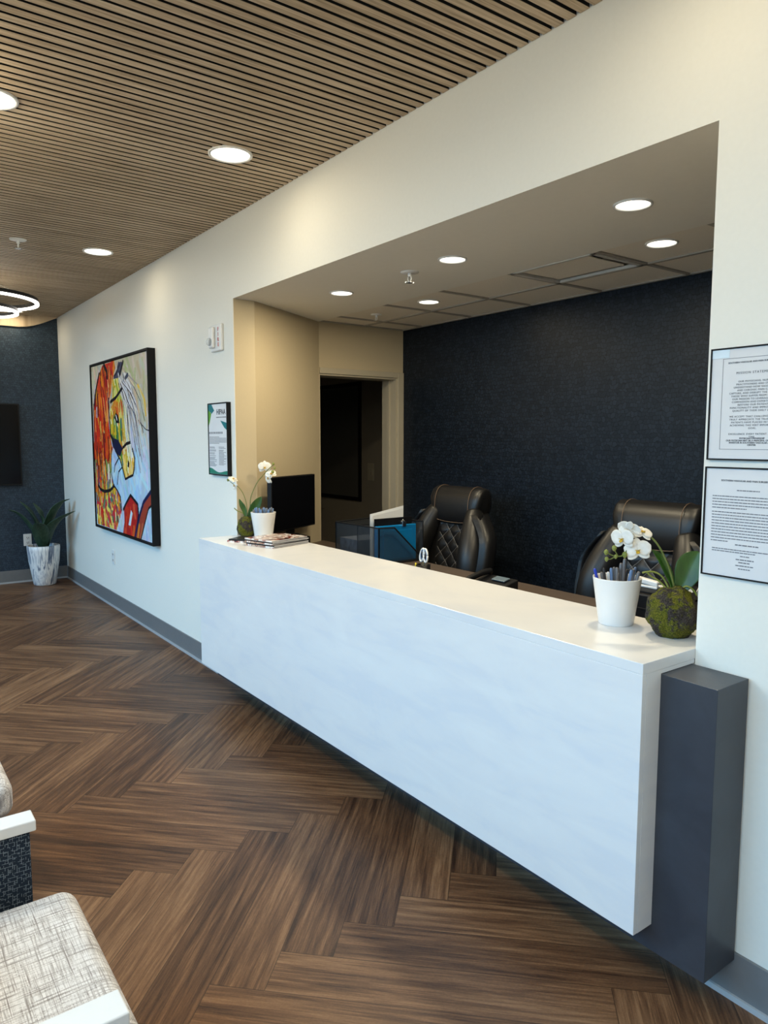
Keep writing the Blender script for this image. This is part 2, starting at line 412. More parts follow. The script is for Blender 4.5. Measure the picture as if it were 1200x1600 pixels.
# tan paint skins inside the office jamb: the jamb, the splayed wall and the right reveal
bm = B()
prism(bm, [(XL, .0035), (XL + .0015, .0035), (XL + .0015, YJ), (XS + .001, YS + .001), (XS, YS)], .98, ZS - .0005)
prism(bm, [(XL, YJ), (XL + .0015, YJ), (XS + .001, YS + .001), (XS, YS)], 0, .98)
struct(finish('wall_splayed', bm, M['wall_tan']))
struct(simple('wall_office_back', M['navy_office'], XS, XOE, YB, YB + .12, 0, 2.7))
struct(simple('wall_office_right', M['wall_tan'], XOE, XOE + .12, .15, YB + .12, 0, 2.7))
# left office wall with the doorway
bm = B()
box(bm, XS - .19, XS, YS, YS + .008, 0, 2.7); box(bm, XS - .19, XS, 1.66, YB + .12, 0, 2.7); box(bm, XS - .19, XS, YS + .008, 1.66, 2.145, 2.7)
struct(finish('wall_office_left', bm, M['wall_tan']))
dr = struct(empty('door_1', (XS, 1.3, 0)))
bm = B(); box(bm, 0, .016, .36, .418, 0, 2.187); box(bm, 0, .0155, -.389, .36, 2.143, 2.187)
finish('door_casing', bm, M['casing'], dr, bevel=.003)
bm = B(); box(bm, -.19, 0, .345, .3595, 0, 2.13); box(bm, -.19, 0, -.382, .3595, 2.13, 2.1445)
box(bm, -.11, -.075, .330, .345, 0, 2.13)
finish('door_jamb', bm, M['casing'], dr)
# dark corridor beyond
bm = B(); box(bm, -8.2, XS - .19, 2.4, 2.5, 0, 2.75); box(bm, -8.3, -8.2, .17, 2.5, 0, 2.75); box(bm, -8.3, XS - .0, YB + .12, 2.5, 2.62, 2.75)
box(bm, -8.2, XS - .19, .17, 2.5, 2.62, 2.75); box(bm, XS - .19, XS - .09, YB + .12, 2.5, 0, 2.75)
struct(finish('wall_corridor', bm, M['dark_room']))
# office ceiling: lay-in tiles and grid
bm = B(); gx = [-1.71 - .5713 * k for k in range(-5, 7)]; gy0 = 1.325
edges_x = [XOE] + [g for g in gx[::-1]][::-1] ; edges_x = sorted([g for g in gx if XS < g < XOE] + [XS, XOE]); edges_y = [YS, gy0, YB]
for i in range(len(edges_x) - 1):
    for k in range(2):
        cx = (edges_x[i] + edges_x[i + 1]) / 2
        if k == 0 and -2.86 < cx < -2.27: continue
        box(bm, edges_x[i] + .010, edges_x[i + 1] - .010, edges_y[k] + .010, edges_y[k + 1] - .010, ZS + .008, ZS + .03)
g = .012
for e in edges_x[1:-1]: box(bm, e - g, e + g, YS, YB, ZS, ZS + .012, 1)
box(bm, XS, XOE, gy0 - g, gy0 + g, ZS, ZS + .0121, 1)
box(bm, XS, XOE, YB - .022, YB, ZS, ZS + .0122, 1); box(bm, XS, XS + .022, YS, YB, ZS, ZS + .0119, 1)
box(bm, XS, XOE, YS, YB, ZS + .10, ZS + .12, 0)
struct(finish('ceiling_office', bm, [M['tile'], M['grid']]))
# far navy wall, south window wall, east wall
struct(simple('wall_west', M['navy_wall'], XC - .12, XC, YSO - .12, .168, 0, 3.1))
struct(simple('wall_east', M['wall'], XE, XE + .12, YSO - .12, .15, 0, 3.1))
bm = B(); zb, zt_ = 1.05, 2.98; xs = [XC]
for wx in WINX: xs += [wx - 1.15, wx + 1.15]
xs += [XE]
box(bm, XC, XE, YSO - .12, YSO, 0, zb); box(bm, XC, XE, YSO - .12, YSO, zt_, 3.1)
for i in range(0, len(xs), 2): box(bm, xs[i], xs[i + 1], YSO - .12, YSO, zb, zt_)
struct(finish('wall_south', bm, M['wall']))
for k, wx in enumerate(WINX):
    w = struct(empty('window_%d' % (k + 1), (wx, YSO - .06, zb)))
    bm = B(); h = zt_ - zb
    box(bm, -1.15, 1.15, -.03, .03, 0, .05); box(bm, -1.15, 1.15, -.03, .03, h - .05, h); box(bm, -1.15, -1.10, -.03, .03, .05, h - .05); box(bm, 1.10, 1.15, -.03, .03, .05, h - .05); box(bm, -.025, .025, -.03, .03, .05, h - .05)
    finish('window_frame', bm, M['white_metal'], w)
    bm = B(); box(bm, -1.1, 1.1, -.004, .004, .05, h - .05); finish('window_pane', bm, M['pane'], w)
# office floor-to-ceiling roof so that no sky leaks in
struct(simple('roof', M['felt'], -9.3, XE + .12, YSO - .12, 2.6, 3.1, 3.2)).name = 'ceiling_slab'
# baseboards
def baseboard(nm, poly_boxes):
    o = struct(empty(nm, (0, 0, 0)))
    for (x0, x1, y0, y1, axis) in poly_boxes:
        bm = B(); box(bm, x0, x1, y0, y1, 0, .145); finish('board', bm, M['base'], o, bevel=.002)
        bm = B()
        if axis == 'x': box(bm, x0, x1, y0 - .008, y0, 0, .018)
        else: box(bm, x1, x1 + .008, y0, y1, 0, .018)
        finish('toe', bm, M['base_edge'], o)
baseboard('baseboard_north', [(XC + .012, XE, -.010, 0, 'x')])
baseboard('baseboard_west', [(XC, XC + .010, YSO, -.0, 'y')])

# ================================================================ RECEPTION COUNTER
ct = tag(empty('reception_counter', ((XL + XR) / 2, -.1, 0)), 'long white reception counter with a slate grey panel, set in the wall opening', 'reception counter')
cx, cy = (XL + XR) / 2, -.1
def rel(bmx):  # shift world mesh to counter-local
    bmesh.ops.translate(bmx, verts=bmx.verts[:], vec=(-cx, -cy, 0)); return bmx
bm = B()
# counter top and waterfall front as one folded white slab with end cheek
prism(bm, [(XL - .003, -.2628), (XR - .001, -.2628), (XR - .001, .205), (XL + .0017, .205), (XL + .0017, -.0015), (XL - .003, -.0015)], .985, 1.017)
finish('countertop', rel(bm), M['surface'], ct, bevel=.0015)
bm = B(); box(bm, XL - .003, XR - .001, -.2628, -.2428, .2076, .985); finish('front_panel', rel(bm), M['surface'], ct, bevel=.0015)
bm = B(); box(bm, XR - .021, XR - .001, -.2428, -.1735, .2076, .985); box(bm, XL - .003, XL + .017, -.2428, -.0015, .2076, .985)
box(bm, XL + .017, XR - .021, -.2428, -.19, .2076, .222)
finish('end_panel', rel(bm), M['surface'], ct)
bm = B(); box(bm, XR - .021, XR - .001, -.1735, -.0015, .973, .985); finish('end_filler', rel(bm), M['surface'], ct)
pl = finish('slate_panel', (lambda b: (box(b, -4.33, -.9935, -.1729, -.0105, .1248, .9715), rel(b))[1])(B()), M['slate'], ct, bevel=.0015)
pl['label'] = 'slate grey panel that sticks out past the white counter end'
# inner worktop behind the counter
wk = tag(empty('office_worktop', (-2.8, .55, 0)), 'brown laminate worktop hidden behind the white counter', 'desk')
bm = B(); prism(bm, [(-1.60, -.34), (3.4, -.34), (3.4, .37), (-2.0, .37)], .83, .86); finish('worktop_board', bm, M['worktop'], wk, bevel=.002)
for xx in (-1.5, -.2, 1.4, 2.6):
    bm = B(); box(bm, xx, xx + .03, -.33, .10, 0, .83); finish('support_panel', bm, M['worktop'], wk)

# ================================================================ LIGHTS OF THE ROOM AND ADDED UNSEEN ONES
def downlight(loc, r, label, group, power, spread=PI, warm=LAMP):
    t = tag(empty('ceiling_downlight', loc), label, 'ceiling light', group)
    bm = B(); lathe(bm, [(r * .86, -.001), (r * .88, -.006), (r * .99, -.006), (r, -.0005), (r, .004), (r * .86, .004)], n=40, cap0=False, cap1=False); finish('trim_ring', bm, M['white_metal'], t, smooth=True)
    bm = B(); lathe(bm, [(r * .86, .002), (r * .86, -.0005), (r * .5, -.0015), (.002, -.002)], n=40); finish('diffuser', bm, M['bright'], t, smooth=True)
    L = bpy.data.lights.new('downlight_lamp', 'AREA'); L.shape = 'DISK'; L.size = r * 1.7; L.energy = power; L.color = warm; L.spread = spread
    o = bpy.data.objects.new('downlight_lamp', L); COL.objects.link(o); o.parent = t; o.location = (0, 0, -.012)
    return t
RP = 2.5
g = 'round downlights in the slatted ceiling'
downlight((-3.436, -.427, HC), .108, 'large round downlight in the slatted ceiling nearest the white wall and the counter', g, RP)
downlight((-3.465, -1.47, HC), .108, 'round downlight cut by the left edge of the photo in the slatted ceiling', g, RP)
downlight((-5.743, -.44, HC), .108, 'round slatted-ceiling downlight farther off, between the sprinkler and the white wall', g, RP)
downlight((-8.891, -.50, HC - .0), .108, 'round downlight near the navy wall, seen just below the ring pendant', g, RP)
for p, wh in (((-1.14, -.43), 'above the frame in front of the counter end'), ((-1.14, -1.5), 'just above the camera'), ((-5.75, -1.5), 'left of the frame before the ring pendant'), ((-8.05, -1.7), 'left of the frame near the television'), ((.9, -.6), 'right of the frame above the framed sheets'), ((-5.75, -2.5), 'behind the camera, left one'), ((-3.4, -2.5), 'behind the camera, middle one'), ((-.9, -2.5), 'behind the camera, right one'), ((-7.9, -2.5), 'behind the camera, nearest the navy wall')):  # unseen downlights carrying on the rows, assumed to bring up the brightness
    downlight((p[0], p[1], HC), .108, 'assumed unseen slatted-ceiling downlight ' + wh, g, 3.5 * (.55 if p == (-1.14, -.43) else 3.2 if p[1] == -2.5 else 1))
g = 'round downlights over the reception'
SP, OP = 11.5, 2.6
downlight((-3.809, .46, ZS), .073, 'round soffit downlight at the far left end above the counter', g, SP)
downlight((-2.786, .45, ZS), .073, 'round soffit downlight in the middle above the counter, right of the sprinkler', g, SP)
downlight((-1.745, .437, ZS), .073, 'round soffit downlight nearest, at the right end above the counter', g, SP)
downlight((-3.741, 1.092, ZS + .007), .073, 'round downlight in the tiled office ceiling, left one, near the sprinkler head', g, OP)
downlight((-2.012, 1.037, ZS + .007), .073, 'round downlight in the tiled office ceiling, right one, beside the square air vent', g, OP)

def sprinkler(loc, label, s=1.0):
    t = tag(empty('fire_sprinkler', loc), label, 'sprinkler', 'ceiling sprinkler heads')
    bm = B(); lathe(bm, [(.045 * s, 0), (.044 * s, -.004), (.020 * s, -.008), (.012 * s, -.008)], n=28); finish('escutcheon', bm, M['white_metal'], t, smooth=True)
    bm = B(); cyl(bm, (0, 0, -.006), (0, 0, -.022 * s), .009 * s, 12)
    for sg in (-1, 1): tube(bm, [(sg * .008 * s, 0, -.02 * s), (sg * .014 * s, 0, -.032 * s), (sg * .003 * s, 0, -.048 * s)], .0025 * s, 6)
    finish('body', bm, M['white_metal'], t)
    bm = B(); lathe(bm, [(.016 * s, -.048 * s), (.016 * s, -.051 * s)], n=16)
    for k in range(10):
        a = 2 * PI * k / 10; obox(bm, Matrix.Translation((.018 * s * math.cos(a), .018 * s * math.sin(a), -.0495 * s)) @ Matrix.Rotation(a, 4, 'Z'), .008 * s, .005 * s, .002 * s)
    finish('deflector', bm, M['chrome'], t)
sprinkler((-5.733, -.981, HC), 'white sprinkler head in the slatted ceiling', 1.25)
sprinkler((-3.129, .45, ZS), 'sprinkler head in the painted soffit between two downlights', 1.1)
sprinkler((-4.345, 1.104, ZS + .008), 'small sprinkler head in the tiled office ceiling above the doorway', .9)

# square return vent in the tiled ceiling
v = tag(empty('air_vent', (-2.567, 1.117, ZS)), 'square lay-in air vent with flat centre plate in the tiled office ceiling', 'air vent')
bm = B(); x0, x1, y0, y1 = -.273, .273, -.205, .195
for q in ((x0, x1, y0, y0 + .022), (x0, x1, y1 - .022, y1), (x0, x0 + .022, y0, y1), (x1 - .022, x1, y0, y1)): box(bm, *q, -.004, .012)
finish('vent_frame', bm, plain('pale vent enamel', (.62, .60, .55), .4), v, bevel=.001)
bm = B(); box(bm, x0 + .022, x1 - .022, y0 + .022, y1 - .022, .075, .09)
finish('vent_throat', bm, M['vent_dark'], v)
bm = B(); box(bm, x0 + .03, x1 - .085, y0 + .0, y1 - .040, .010, .016); finish('vent_plate', bm, M['tile'], v, bevel=.002)
bm = B()
for k in range(3): obox(bm, Matrix.Translation((x1 - .045, (y0 + y1) / 2, .03 + .012 * k)) @ Matrix.Rotation(.5, 4, 'Y'), .03, .34, .002)
finish('vent_blade', bm, M['grid'], v)

# ring pendant
def ring(bm, c, R, w, h, tilt=0, mi_in=1):
    n = 72; prof = [(-w / 2, -h / 2), (w / 2, -h / 2), (w / 2, h / 2), (-w / 2, h / 2)]
    rr = []
    for i in range(n):
        a = 2 * PI * i / n
        rr.append([bm.verts.new((c[0] + (R + p[0]) * math.cos(a), c[1] + (R + p[0]) * math.sin(a), c[2] + p[1] + tilt * math.cos(a) * R)) for p in prof])
    for i in range(n):
        A, Bq = rr[i], rr[(i + 1) % n]
        for k in range(4):
            bm.faces.new((A[k], A[(k + 1) % 4], Bq[(k + 1) % 4], Bq[k]))
def ring_pendant(loc, label, power):
    pd = tag(empty('ring_pendant', loc), label, 'pendant lamp')
    bm = B(); box(bm, -.16, .16, .02, .14, -.045, -.0005); finish('canopy', bm, M['dark_metal'], pd, bevel=.003)
    bm = B(); ring(bm, (0, .03, 2.828 - HC), .485, .018, .030); finish('upper_ring', bm, M['black'], pd)
    bm = B(); ring(bm, (0, .03, 2.804 - HC), .485, .026, .018); finish('upper_diffuser', bm, M['ring_light'], pd)
    bm = B(); ring(bm, (-.27, .02, 2.779 - HC), .38, .018, .028); finish('lower_ring', bm, M['black'], pd)
    bm = B(); ring(bm, (-.27, .02, 2.756 - HC), .38, .026, .018); finish('lower_diffuser', bm, M['ring_light'], pd)
    bm = B()
    for a in (.5, 2.6, 4.7):
        cyl(bm, (.05 * math.cos(a), .08 + .03 * math.sin(a), -.04), (.485 * math.cos(a), .03 + .485 * math.sin(a), 2.84 - HC), .0018, 6)
        cyl(bm, (.05 * math.cos(a), .08 + .03 * math.sin(a), -.04), (-.27 + .38 * math.cos(a), .02 + .38 * math.sin(a), 2.79 - HC), .0018, 6)
    finish('suspension_wire', bm, M['chrome'], pd)
    for zz, rr in ((-.25, .30),):
        L = bpy.data.lights.new('ring_lamp', 'POINT'); L.energy = power; L.color = RING_C; L.shadow_soft_size = .30
        o = bpy.data.objects.new('ring_lamp', L); COL.objects.link(o); o.parent = pd; o.location = (-.1, .02, 2.72 - HC - .0)
RING_C = (1.0, .90, .66)
ring_pendant((-7.08, -1.13, HC), 'glowing double ring pendant lamp hanging at the left edge before the navy wall', 5)
ring_pendant((-3.4, -2.12, HC), 'added unseen fill lamp, a double ring pendant behind the camera over the lounge chairs', 50)  # unseen pendant added to throw warm light on header and upper walls
ring_pendant((.35, -2.15, HC), 'added unseen fill lamp, a double ring pendant behind the camera on the right', 50)  # another unseen pendant, added as warm fill

# ================================================================ THINGS ON THE WHITE WALL
# horse painting
PT = ({'neck':[(0.238,0.994),(0.46,1.0),(0.479,0.957),(0.435,0.911),(0.386,0.83),(0.34,0.774),(0.319,0.717),(0.322,0.639),(0.337,0.562),(0.368,0.504),(0.384,0.499),(0.349,0.442),(0.328,0.338),(0.367,0.275),(0.49,0.209),(0.505,0.126),(0.398,0.004),(0.016,0.004),(0.001,0.217),(0.002,0.391),(-0.002,0.522),(0.004,0.522),(0.018,0.726),(0.044,0.806),(0.117,0.915)],'head':[(0.421,0.896),(0.568,0.895),(0.594,0.819),(0.634,0.77),(0.663,0.725),(0.658,0.598),(0.696,0.532),(0.725,0.495),(0.753,0.442),(0.74,0.381),(0.706,0.345),(0.656,0.335),(0.593,0.317),(0.562,0.367),(0.506,0.425),(0.421,0.479),(0.337,0.562),(0.341,0.639),(0.345,0.716),(0.401,0.753)],'jaw':[(0.341,0.589),(0.4,0.554),(0.485,0.543),(0.563,0.491),(0.552,0.485),(0.508,0.445),(0.459,0.464),(0.384,0.499)],'eye':[(0.457,0.701),(0.492,0.689),(0.513,0.663),(0.516,0.64),(0.461,0.641),(0.428,0.672)],'leg1':[(0.545,0.145),(0.587,0.18),(0.667,0.228),(0.78,0.189),(0.787,0.129),(0.71,0.0),(0.513,-0.004),(0.548,0.07)],'slit':[(0.615,0.057),(0.666,0.147),(0.691,0.133),(0.651,0.056)],'leg2':[(1.018,0.289),(0.944,0.248),(0.862,0.206),(0.807,0.131),(0.785,0.091),(0.721,-0.002),(0.814,-0.004),(0.894,0.108),(0.947,0.179),(1.014,0.209)],'mane':[(0.238,0.994),(0.371,1.003),(0.334,0.917),(0.242,0.927),(0.181,0.879),(0.095,0.764),(0.036,0.745),(0.046,0.814),(0.117,0.915)],'nostril':[(0.644,0.432),(0.666,0.413),(0.657,0.386),(0.633,0.393)],'ear':[(0.532,0.986),(0.626,0.979),(0.556,0.895),(0.433,0.896),(0.488,0.937)]},{'brow':[(0.365,0.767),(0.469,0.788),(0.584,0.835)],'cheek':[(0.335,0.786),(0.332,0.716),(0.341,0.639),(0.345,0.57),(0.397,0.531)],'nose':[(0.564,0.499),(0.625,0.521),(0.689,0.529)],'strap':[(0.059,0.255),(0.108,0.232),(0.179,0.224),(0.279,0.233),(0.337,0.251),(0.377,0.271)],'neckl':[(0.359,0.499),(0.337,0.4),(0.335,0.339),(0.367,0.275),(0.443,0.242),(0.49,0.209),(0.503,0.134)],'jawl':[(0.422,0.483),(0.506,0.429),(0.55,0.374),(0.587,0.319),(0.656,0.335),(0.718,0.347),(0.743,0.381),(0.756,0.442),(0.725,0.495)],'headr':[(0.663,0.725),(0.661,0.598),(0.695,0.525)],'earl':[(0.615,0.98),(0.559,0.917)],'ear2':[(0.448,0.91),(0.501,0.936),(0.554,0.97)],'bit':[(0.481,0.436),(0.41,0.394),(0.391,0.353)],'bit2':[(0.539,0.386),(0.471,0.356),(0.441,0.282)],'leg1l':[(0.535,0.14),(0.587,0.18),(0.667,0.232),(0.78,0.189),(0.79,0.13),(0.722,0.002)],'leg2l':[(1.018,0.289),(0.873,0.207),(0.807,0.131),(0.722,0.002)],'leg2r':[(0.814,-0.004),(0.894,0.108),(0.947,0.179),(1.019,0.21)],'m1':[(0.613,0.877),(0.698,0.818),(0.799,0.738)],'m2':[(0.563,0.858),(0.628,0.81),(0.693,0.738)],'m3':[(0.688,0.742),(0.791,0.675),(0.832,0.565)],'m4':[(0.778,0.831),(0.876,0.749),(0.926,0.647)],'m5':[(0.832,0.649),(0.941,0.599),(1.001,0.59)],'m6':[(0.589,0.871),(0.719,0.806),(0.779,0.753)],'y1':[(0.844,0.835),(0.939,0.75),(0.95,0.674)],'y2':[(0.863,0.816),(0.919,0.758),(0.922,0.699)],'t1':[(0.786,0.81),(0.838,0.702),(0.851,0.631)],'black1':[(0.265,0.992),(0.312,0.95),(0.32,0.914)],'black2':[(0.163,0.948),(0.079,0.845),(0.039,0.766)],'p1':[(0.686,0.902),(0.65,0.889)],'leftl':[(0.024,0.766),(0.021,0.644),(0.027,0.485)],'mleft':[(0.104,0.522),(0.133,0.416),(0.151,0.383)]})
def make_painting():
    W, Hh = 300, 300; rng = np.random.RandomState(4)
    uu, vv = np.meshgrid((np.arange(W) + .5) / W, (np.arange(Hh) + .5) / Hh)   # row 0 = bottom
    img = np.zeros((Hh, W, 3))
    def srgb(c): c = np.array(c) / 255.; return np.where(c <= .04045, c / 12.92, ((c + .055) / 1.055) ** 2.4)
    top = srgb((200, 190, 165)); mid = srgb((196, 200, 205)); low = srgb((170, 200, 225))
    k = np.clip((.75 - vv) / .35, 0, 1)[..., None]; k2 = np.clip((.45 - vv) / .3, 0, 1)[..., None]
    img[:] = top * (1 - k) + mid * k; img[:] = img * (1 - k2) + low * k2
    def inside(poly):
        p = np.array(poly); r = np.zeros(uu.shape, bool); j = len(p) - 1
        for i in range(len(p)):
            xi, yi = p[i]; xj, yj = p[j]
            c = ((yi > vv) != (yj > vv)) & (uu < (xj - xi) * (vv - yi) / (yj - yi + 1e-12) + xi); r ^= c; j = i
        return r
    def stroke(pts, r, col, mask=None, a=1.):
        col = srgb(col)
        for (xa, ya), (xb, yb) in zip(pts, pts[1:]):
            x0, x1 = min(xa, xb) - r * 1.5, max(xa, xb) + r * 1.5; y0, y1 = min(ya, yb) - r * 1.5, max(ya, yb) + r * 1.5
            i0, i1 = max(0, int(y0 * Hh)), min(Hh, int(y1 * Hh) + 1); j0, j1 = max(0, int(x0 * W)), min(W, int(x1 * W) + 1)
            if i0 >= i1 or j0 >= j1: continue
            U, V = uu[i0:i1, j0:j1], vv[i0:i1, j0:j1]; dx, dy = xb - xa, yb - ya; L2 = dx * dx + dy * dy + 1e-9
            t = np.clip(((U - xa) * dx + (V - ya) * dy) / L2, 0, 1); d = np.hypot(U - xa - t * dx, V - ya - t * dy)
            m = d < r
            if mask is not None: m &= mask[i0:i1, j0:j1]
            img[i0:i1, j0:j1][m] = img[i0:i1, j0:j1][m] * (1 - a) + col * a
    S, L = PT
    def fill_strokes(mask, cols, n, ln, r, ang=1.45, spread=.35, box_=(0, 1, 0, 1), a=.9):
        for _ in range(n):
            x, y = rng.uniform(box_[0], box_[1]), rng.uniform(box_[2], box_[3])
            t = ang + rng.normal(0, spread); l = ln * rng.uniform(.5, 1.4)
            c = cols[rng.randint(len(cols))]; c = tuple(np.clip(np.array(c) + rng.randint(-14, 15, 3), 0, 255))
            stroke([(x, y), (x + l * math.cos(t), y - l * math.sin(t))], r * rng.uniform(.6, 1.4), c, mask, a)
    allm = np.ones(uu.shape, bool)
    fill_strokes(allm, [(205, 190, 160), (190, 180, 150), (215, 205, 190), (200, 195, 190), (180, 175, 130)], 260, .12, .012, 1.2, .5, (0, 1, .55, 1), .6)
    fill_strokes(allm, [(190, 205, 220), (205, 212, 225), (165, 195, 220), (215, 220, 232), (180, 185, 205)], 380, .12, .012, 1.4, .4, (0, 1, .0, .65), .6)
    fill_strokes(allm, [(150, 195, 225), (175, 210, 235), (200, 225, 240)], 130, .10, .014, 1.3, .6, (.25, .85, .15, .5), .6)
    fill_strokes(allm, [(225, 205, 175), (200, 195, 200)], 60, .12, .012, 1.2, .2, (0, .2, .75, 1), .7)
    neck = inside(S['neck']); img[neck] = srgb((205, 50, 25))
    fill_strokes(neck, [(215, 40, 20), (190, 20, 18), (232, 100, 20), (240, 140, 30), (225, 60, 30), (150, 20, 25)], 520, .10, .011, 1.5, .2)
    fill_strokes(neck, [(240, 200, 60), (225, 190, 40), (70, 120, 80), (225, 110, 30), (200, 60, 60), (120, 160, 80), (235, 215, 210), (90, 120, 150)], 200, .06, .011, 1.5, .25, (0, .55, 0, .42))
    fill_strokes(neck, [(220, 30, 30), (235, 150, 40), (60, 110, 90), (245, 225, 100), (200, 40, 70)], 110, .05, .013, 1.2, .6, (0, .5, 0, .22))
    fill_strokes(neck, [(240, 235, 225), (95, 110, 140), (250, 215, 150)], 40, .05, .007, 1.5, .2)
    mane = inside(S['mane']); fill_strokes(mane, [(60, 35, 38), (35, 28, 38), (95, 55, 50), (130, 90, 80), (200, 100, 40)], 260, .12, .007, 1.75, .15)
    head = inside(S['head']); img[head] = srgb((215, 185, 50))
    fill_strokes(head, [(225, 195, 45), (205, 180, 30), (240, 225, 130), (250, 240, 205), (215, 140, 30), (150, 160, 40)], 300, .07, .012, 1.35, .3)
    fill_strokes(head, [(40, 120, 120), (90, 140, 40), (60, 110, 70)], 26, .06, .012, 1.5, .2, (.38, .55, .42, .72))
    fill_strokes(head, [(235, 225, 190), (250, 245, 225)], 40, .10, .008, 1.35, .1, (.60, .72, .35, .72))
    fill_strokes(head, [(150, 170, 40), (185, 195, 60), (230, 220, 120)], 40, .08, .010, 1.3, .3, (.44, .62, .72, .92))
    fill_strokes(head, [(210, 150, 20), (235, 180, 50), (245, 210, 120)], 70, .06, .011, 1.35, .2, (.5, .8, .2, .45))
    fill_strokes(head, [(200, 60, 25), (215, 110, 30)], 14, .05, .010, 1.4, .3, (.42, .58, .70, .78))
    for nm, c in (('jaw', (22, 28, 60)), ('ear', (70, 70, 95)), ('eye', (20, 14, 24)), ('leg1', (180, 30, 25)), ('leg2', (160, 60, 40)), ('nostril', (15, 20, 30))):
        img[inside(S[nm])] = srgb(c)
    for _ in range(70):      # forelock hair and dark accents
        x, y = rng.uniform(.52, .66), rng.uniform(.80, .93); x2, y2 = x + rng.uniform(.08, .30), y - rng.uniform(.18, .45)
        xm, ym = (x + x2) / 2 + rng.uniform(.0, .05), (y + y2) / 2 + .03
        cc = [(235, 232, 230), (205, 200, 205), (70, 60, 75), (225, 205, 170), (190, 200, 212), (150, 140, 145)][rng.randint(6)]
        stroke([(x, y), (xm, ym), (x2, y2)], rng.uniform(.002, .006), cc, None, .85)
    fill_strokes(neck, [(120, 15, 20), (70, 20, 25), (245, 160, 50), (250, 190, 90), (235, 90, 30)], 150, .12, .006, 1.5, .12, (0, .6, .3, 1))
    fill_strokes(neck, [(30, 20, 28), (60, 30, 30)], 28, .14, .004, 1.55, .1)
    fill_strokes(inside(S['leg1']), [(210, 45, 30), (225, 90, 40), (140, 20, 30), (200, 60, 40)], 120, .08, .012, 1.7, .25)
    fill_strokes(inside(S['leg2']), [(190, 60, 30), (225, 130, 40), (40, 40, 90), (200, 90, 50)], 90, .09, .012, 1.9, .15)
    fill_strokes(inside(S['jaw']), [(30, 50, 110), (20, 22, 40), (60, 90, 150)], 30, .05, .010, 1.2, .3)
    fill_strokes(inside(S['ear']), [(150, 155, 175), (40, 45, 70), (210, 210, 215)], 30, .05, .009, 1.5, .3)
    img[inside(S['slit'])] = srgb((205, 225, 235))
    blk = (24, 18, 24)
    wid = dict(brow=.010, cheek=.009, nose=.009, strap=.010, neckl=.006, jawl=.007, headr=.004, earl=.011, ear2=.006, bit=.005, bit2=.005, leg1l=.009, leg2l=.011, leg2r=.006, black1=.014, black2=.010, leftl=.005, mleft=.003)
    for nm, w in wid.items(): stroke(L[nm], w, blk if nm != 'leg2l' else (20, 25, 70))
    for nm in ('m1', 'm2', 'm6'): stroke(L[nm], .005, (60, 50, 62)); stroke([(p[0] + .012, p[1]) for p in L[nm]], .005, (225, 222, 226))
    for nm in ('m3', 'm4', 'm5'): stroke(L[nm], .003, (55, 50, 62))
    stroke(L['y1'], .010, (235, 190, 70)); stroke(L['y2'], .006, (215, 205, 150)); stroke(L['t1'], .009, (215, 180, 150), None, .8); stroke(L['p1'], .012, (70, 75, 95))
    stroke([(.46, .685), (.475, .66)], .006, (235, 232, 235))
    return img
img = make_painting(); Hh, W, _ = img.shape
px0, px1, pz0, pz1, py = -7.555, -5.835, .770, 2.365, -.066
hp = tag(empty('horse_painting', ((px0 + px1) / 2, 0, pz0)), 'large black-framed canvas of a multicoloured horse head hung on the white wall', 'painting')
ox = (px0 + px1) / 2
bm = B(); fw = .018
for q in ((px0, px1, pz0, pz0 + fw), (px0, px1, pz1 - fw, pz1), (px0, px0 + fw, pz0 + fw, pz1 - fw), (px1 - fw, px1, pz0 + fw, pz1 - fw)):
    box(bm, q[0] - ox, q[1] - ox, py, -.001, q[2] - pz0, q[3] - pz0)
finish('picture_frame', bm, M['black_matte'], hp, bevel=.001)
cw0, cw1, cz0, cz1 = px0 + fw + .006, px1 - fw - .006, pz0 + fw + .006, pz1 - fw - .006
me = bpy.data.meshes.new('canvas'); vs = [(cw0 + (cw1 - cw0) * i / W - ox, py + .010, cz0 + (cz1 - cz0) * j / Hh - pz0) for j in range(Hh + 1) for i in range(W + 1)]
fs = [(j * (W + 1) + i, j * (W + 1) + i + 1, (j + 1) * (W + 1) + i + 1, (j + 1) * (W + 1) + i) for j in range(Hh) for i in range(W)]
k0 = len(vs)
for (xx, zz) in ((cw0, cz0), (cw1, cz0), (cw1, cz1), (cw0, cz1)): vs.append((xx - ox, -.002, zz - pz0))
c0, c1, c2, c3 = 0, W, Hh * (W + 1) + W, Hh * (W + 1)
fs += [(k0 + 3, k0 + 2, k0 + 1, k0)]
me.from_pydata(vs, [], fs); at = me.color_attributes.new('Col', 'FLOAT_COLOR', 'CORNER')
cols = np.ones((len(me.loops), 4)); nq = W * Hh
cols[:nq * 4, :3] = np.repeat(img.reshape(-1, 3), 4, axis=0); cols[nq * 4:, :3] = .6
at.data.foreach_set('color', cols.ravel()); me.materials.append(M['paint'])
cv = bpy.data.objects.new('canvas', me); COL.objects.link(cv); cv.parent = hp

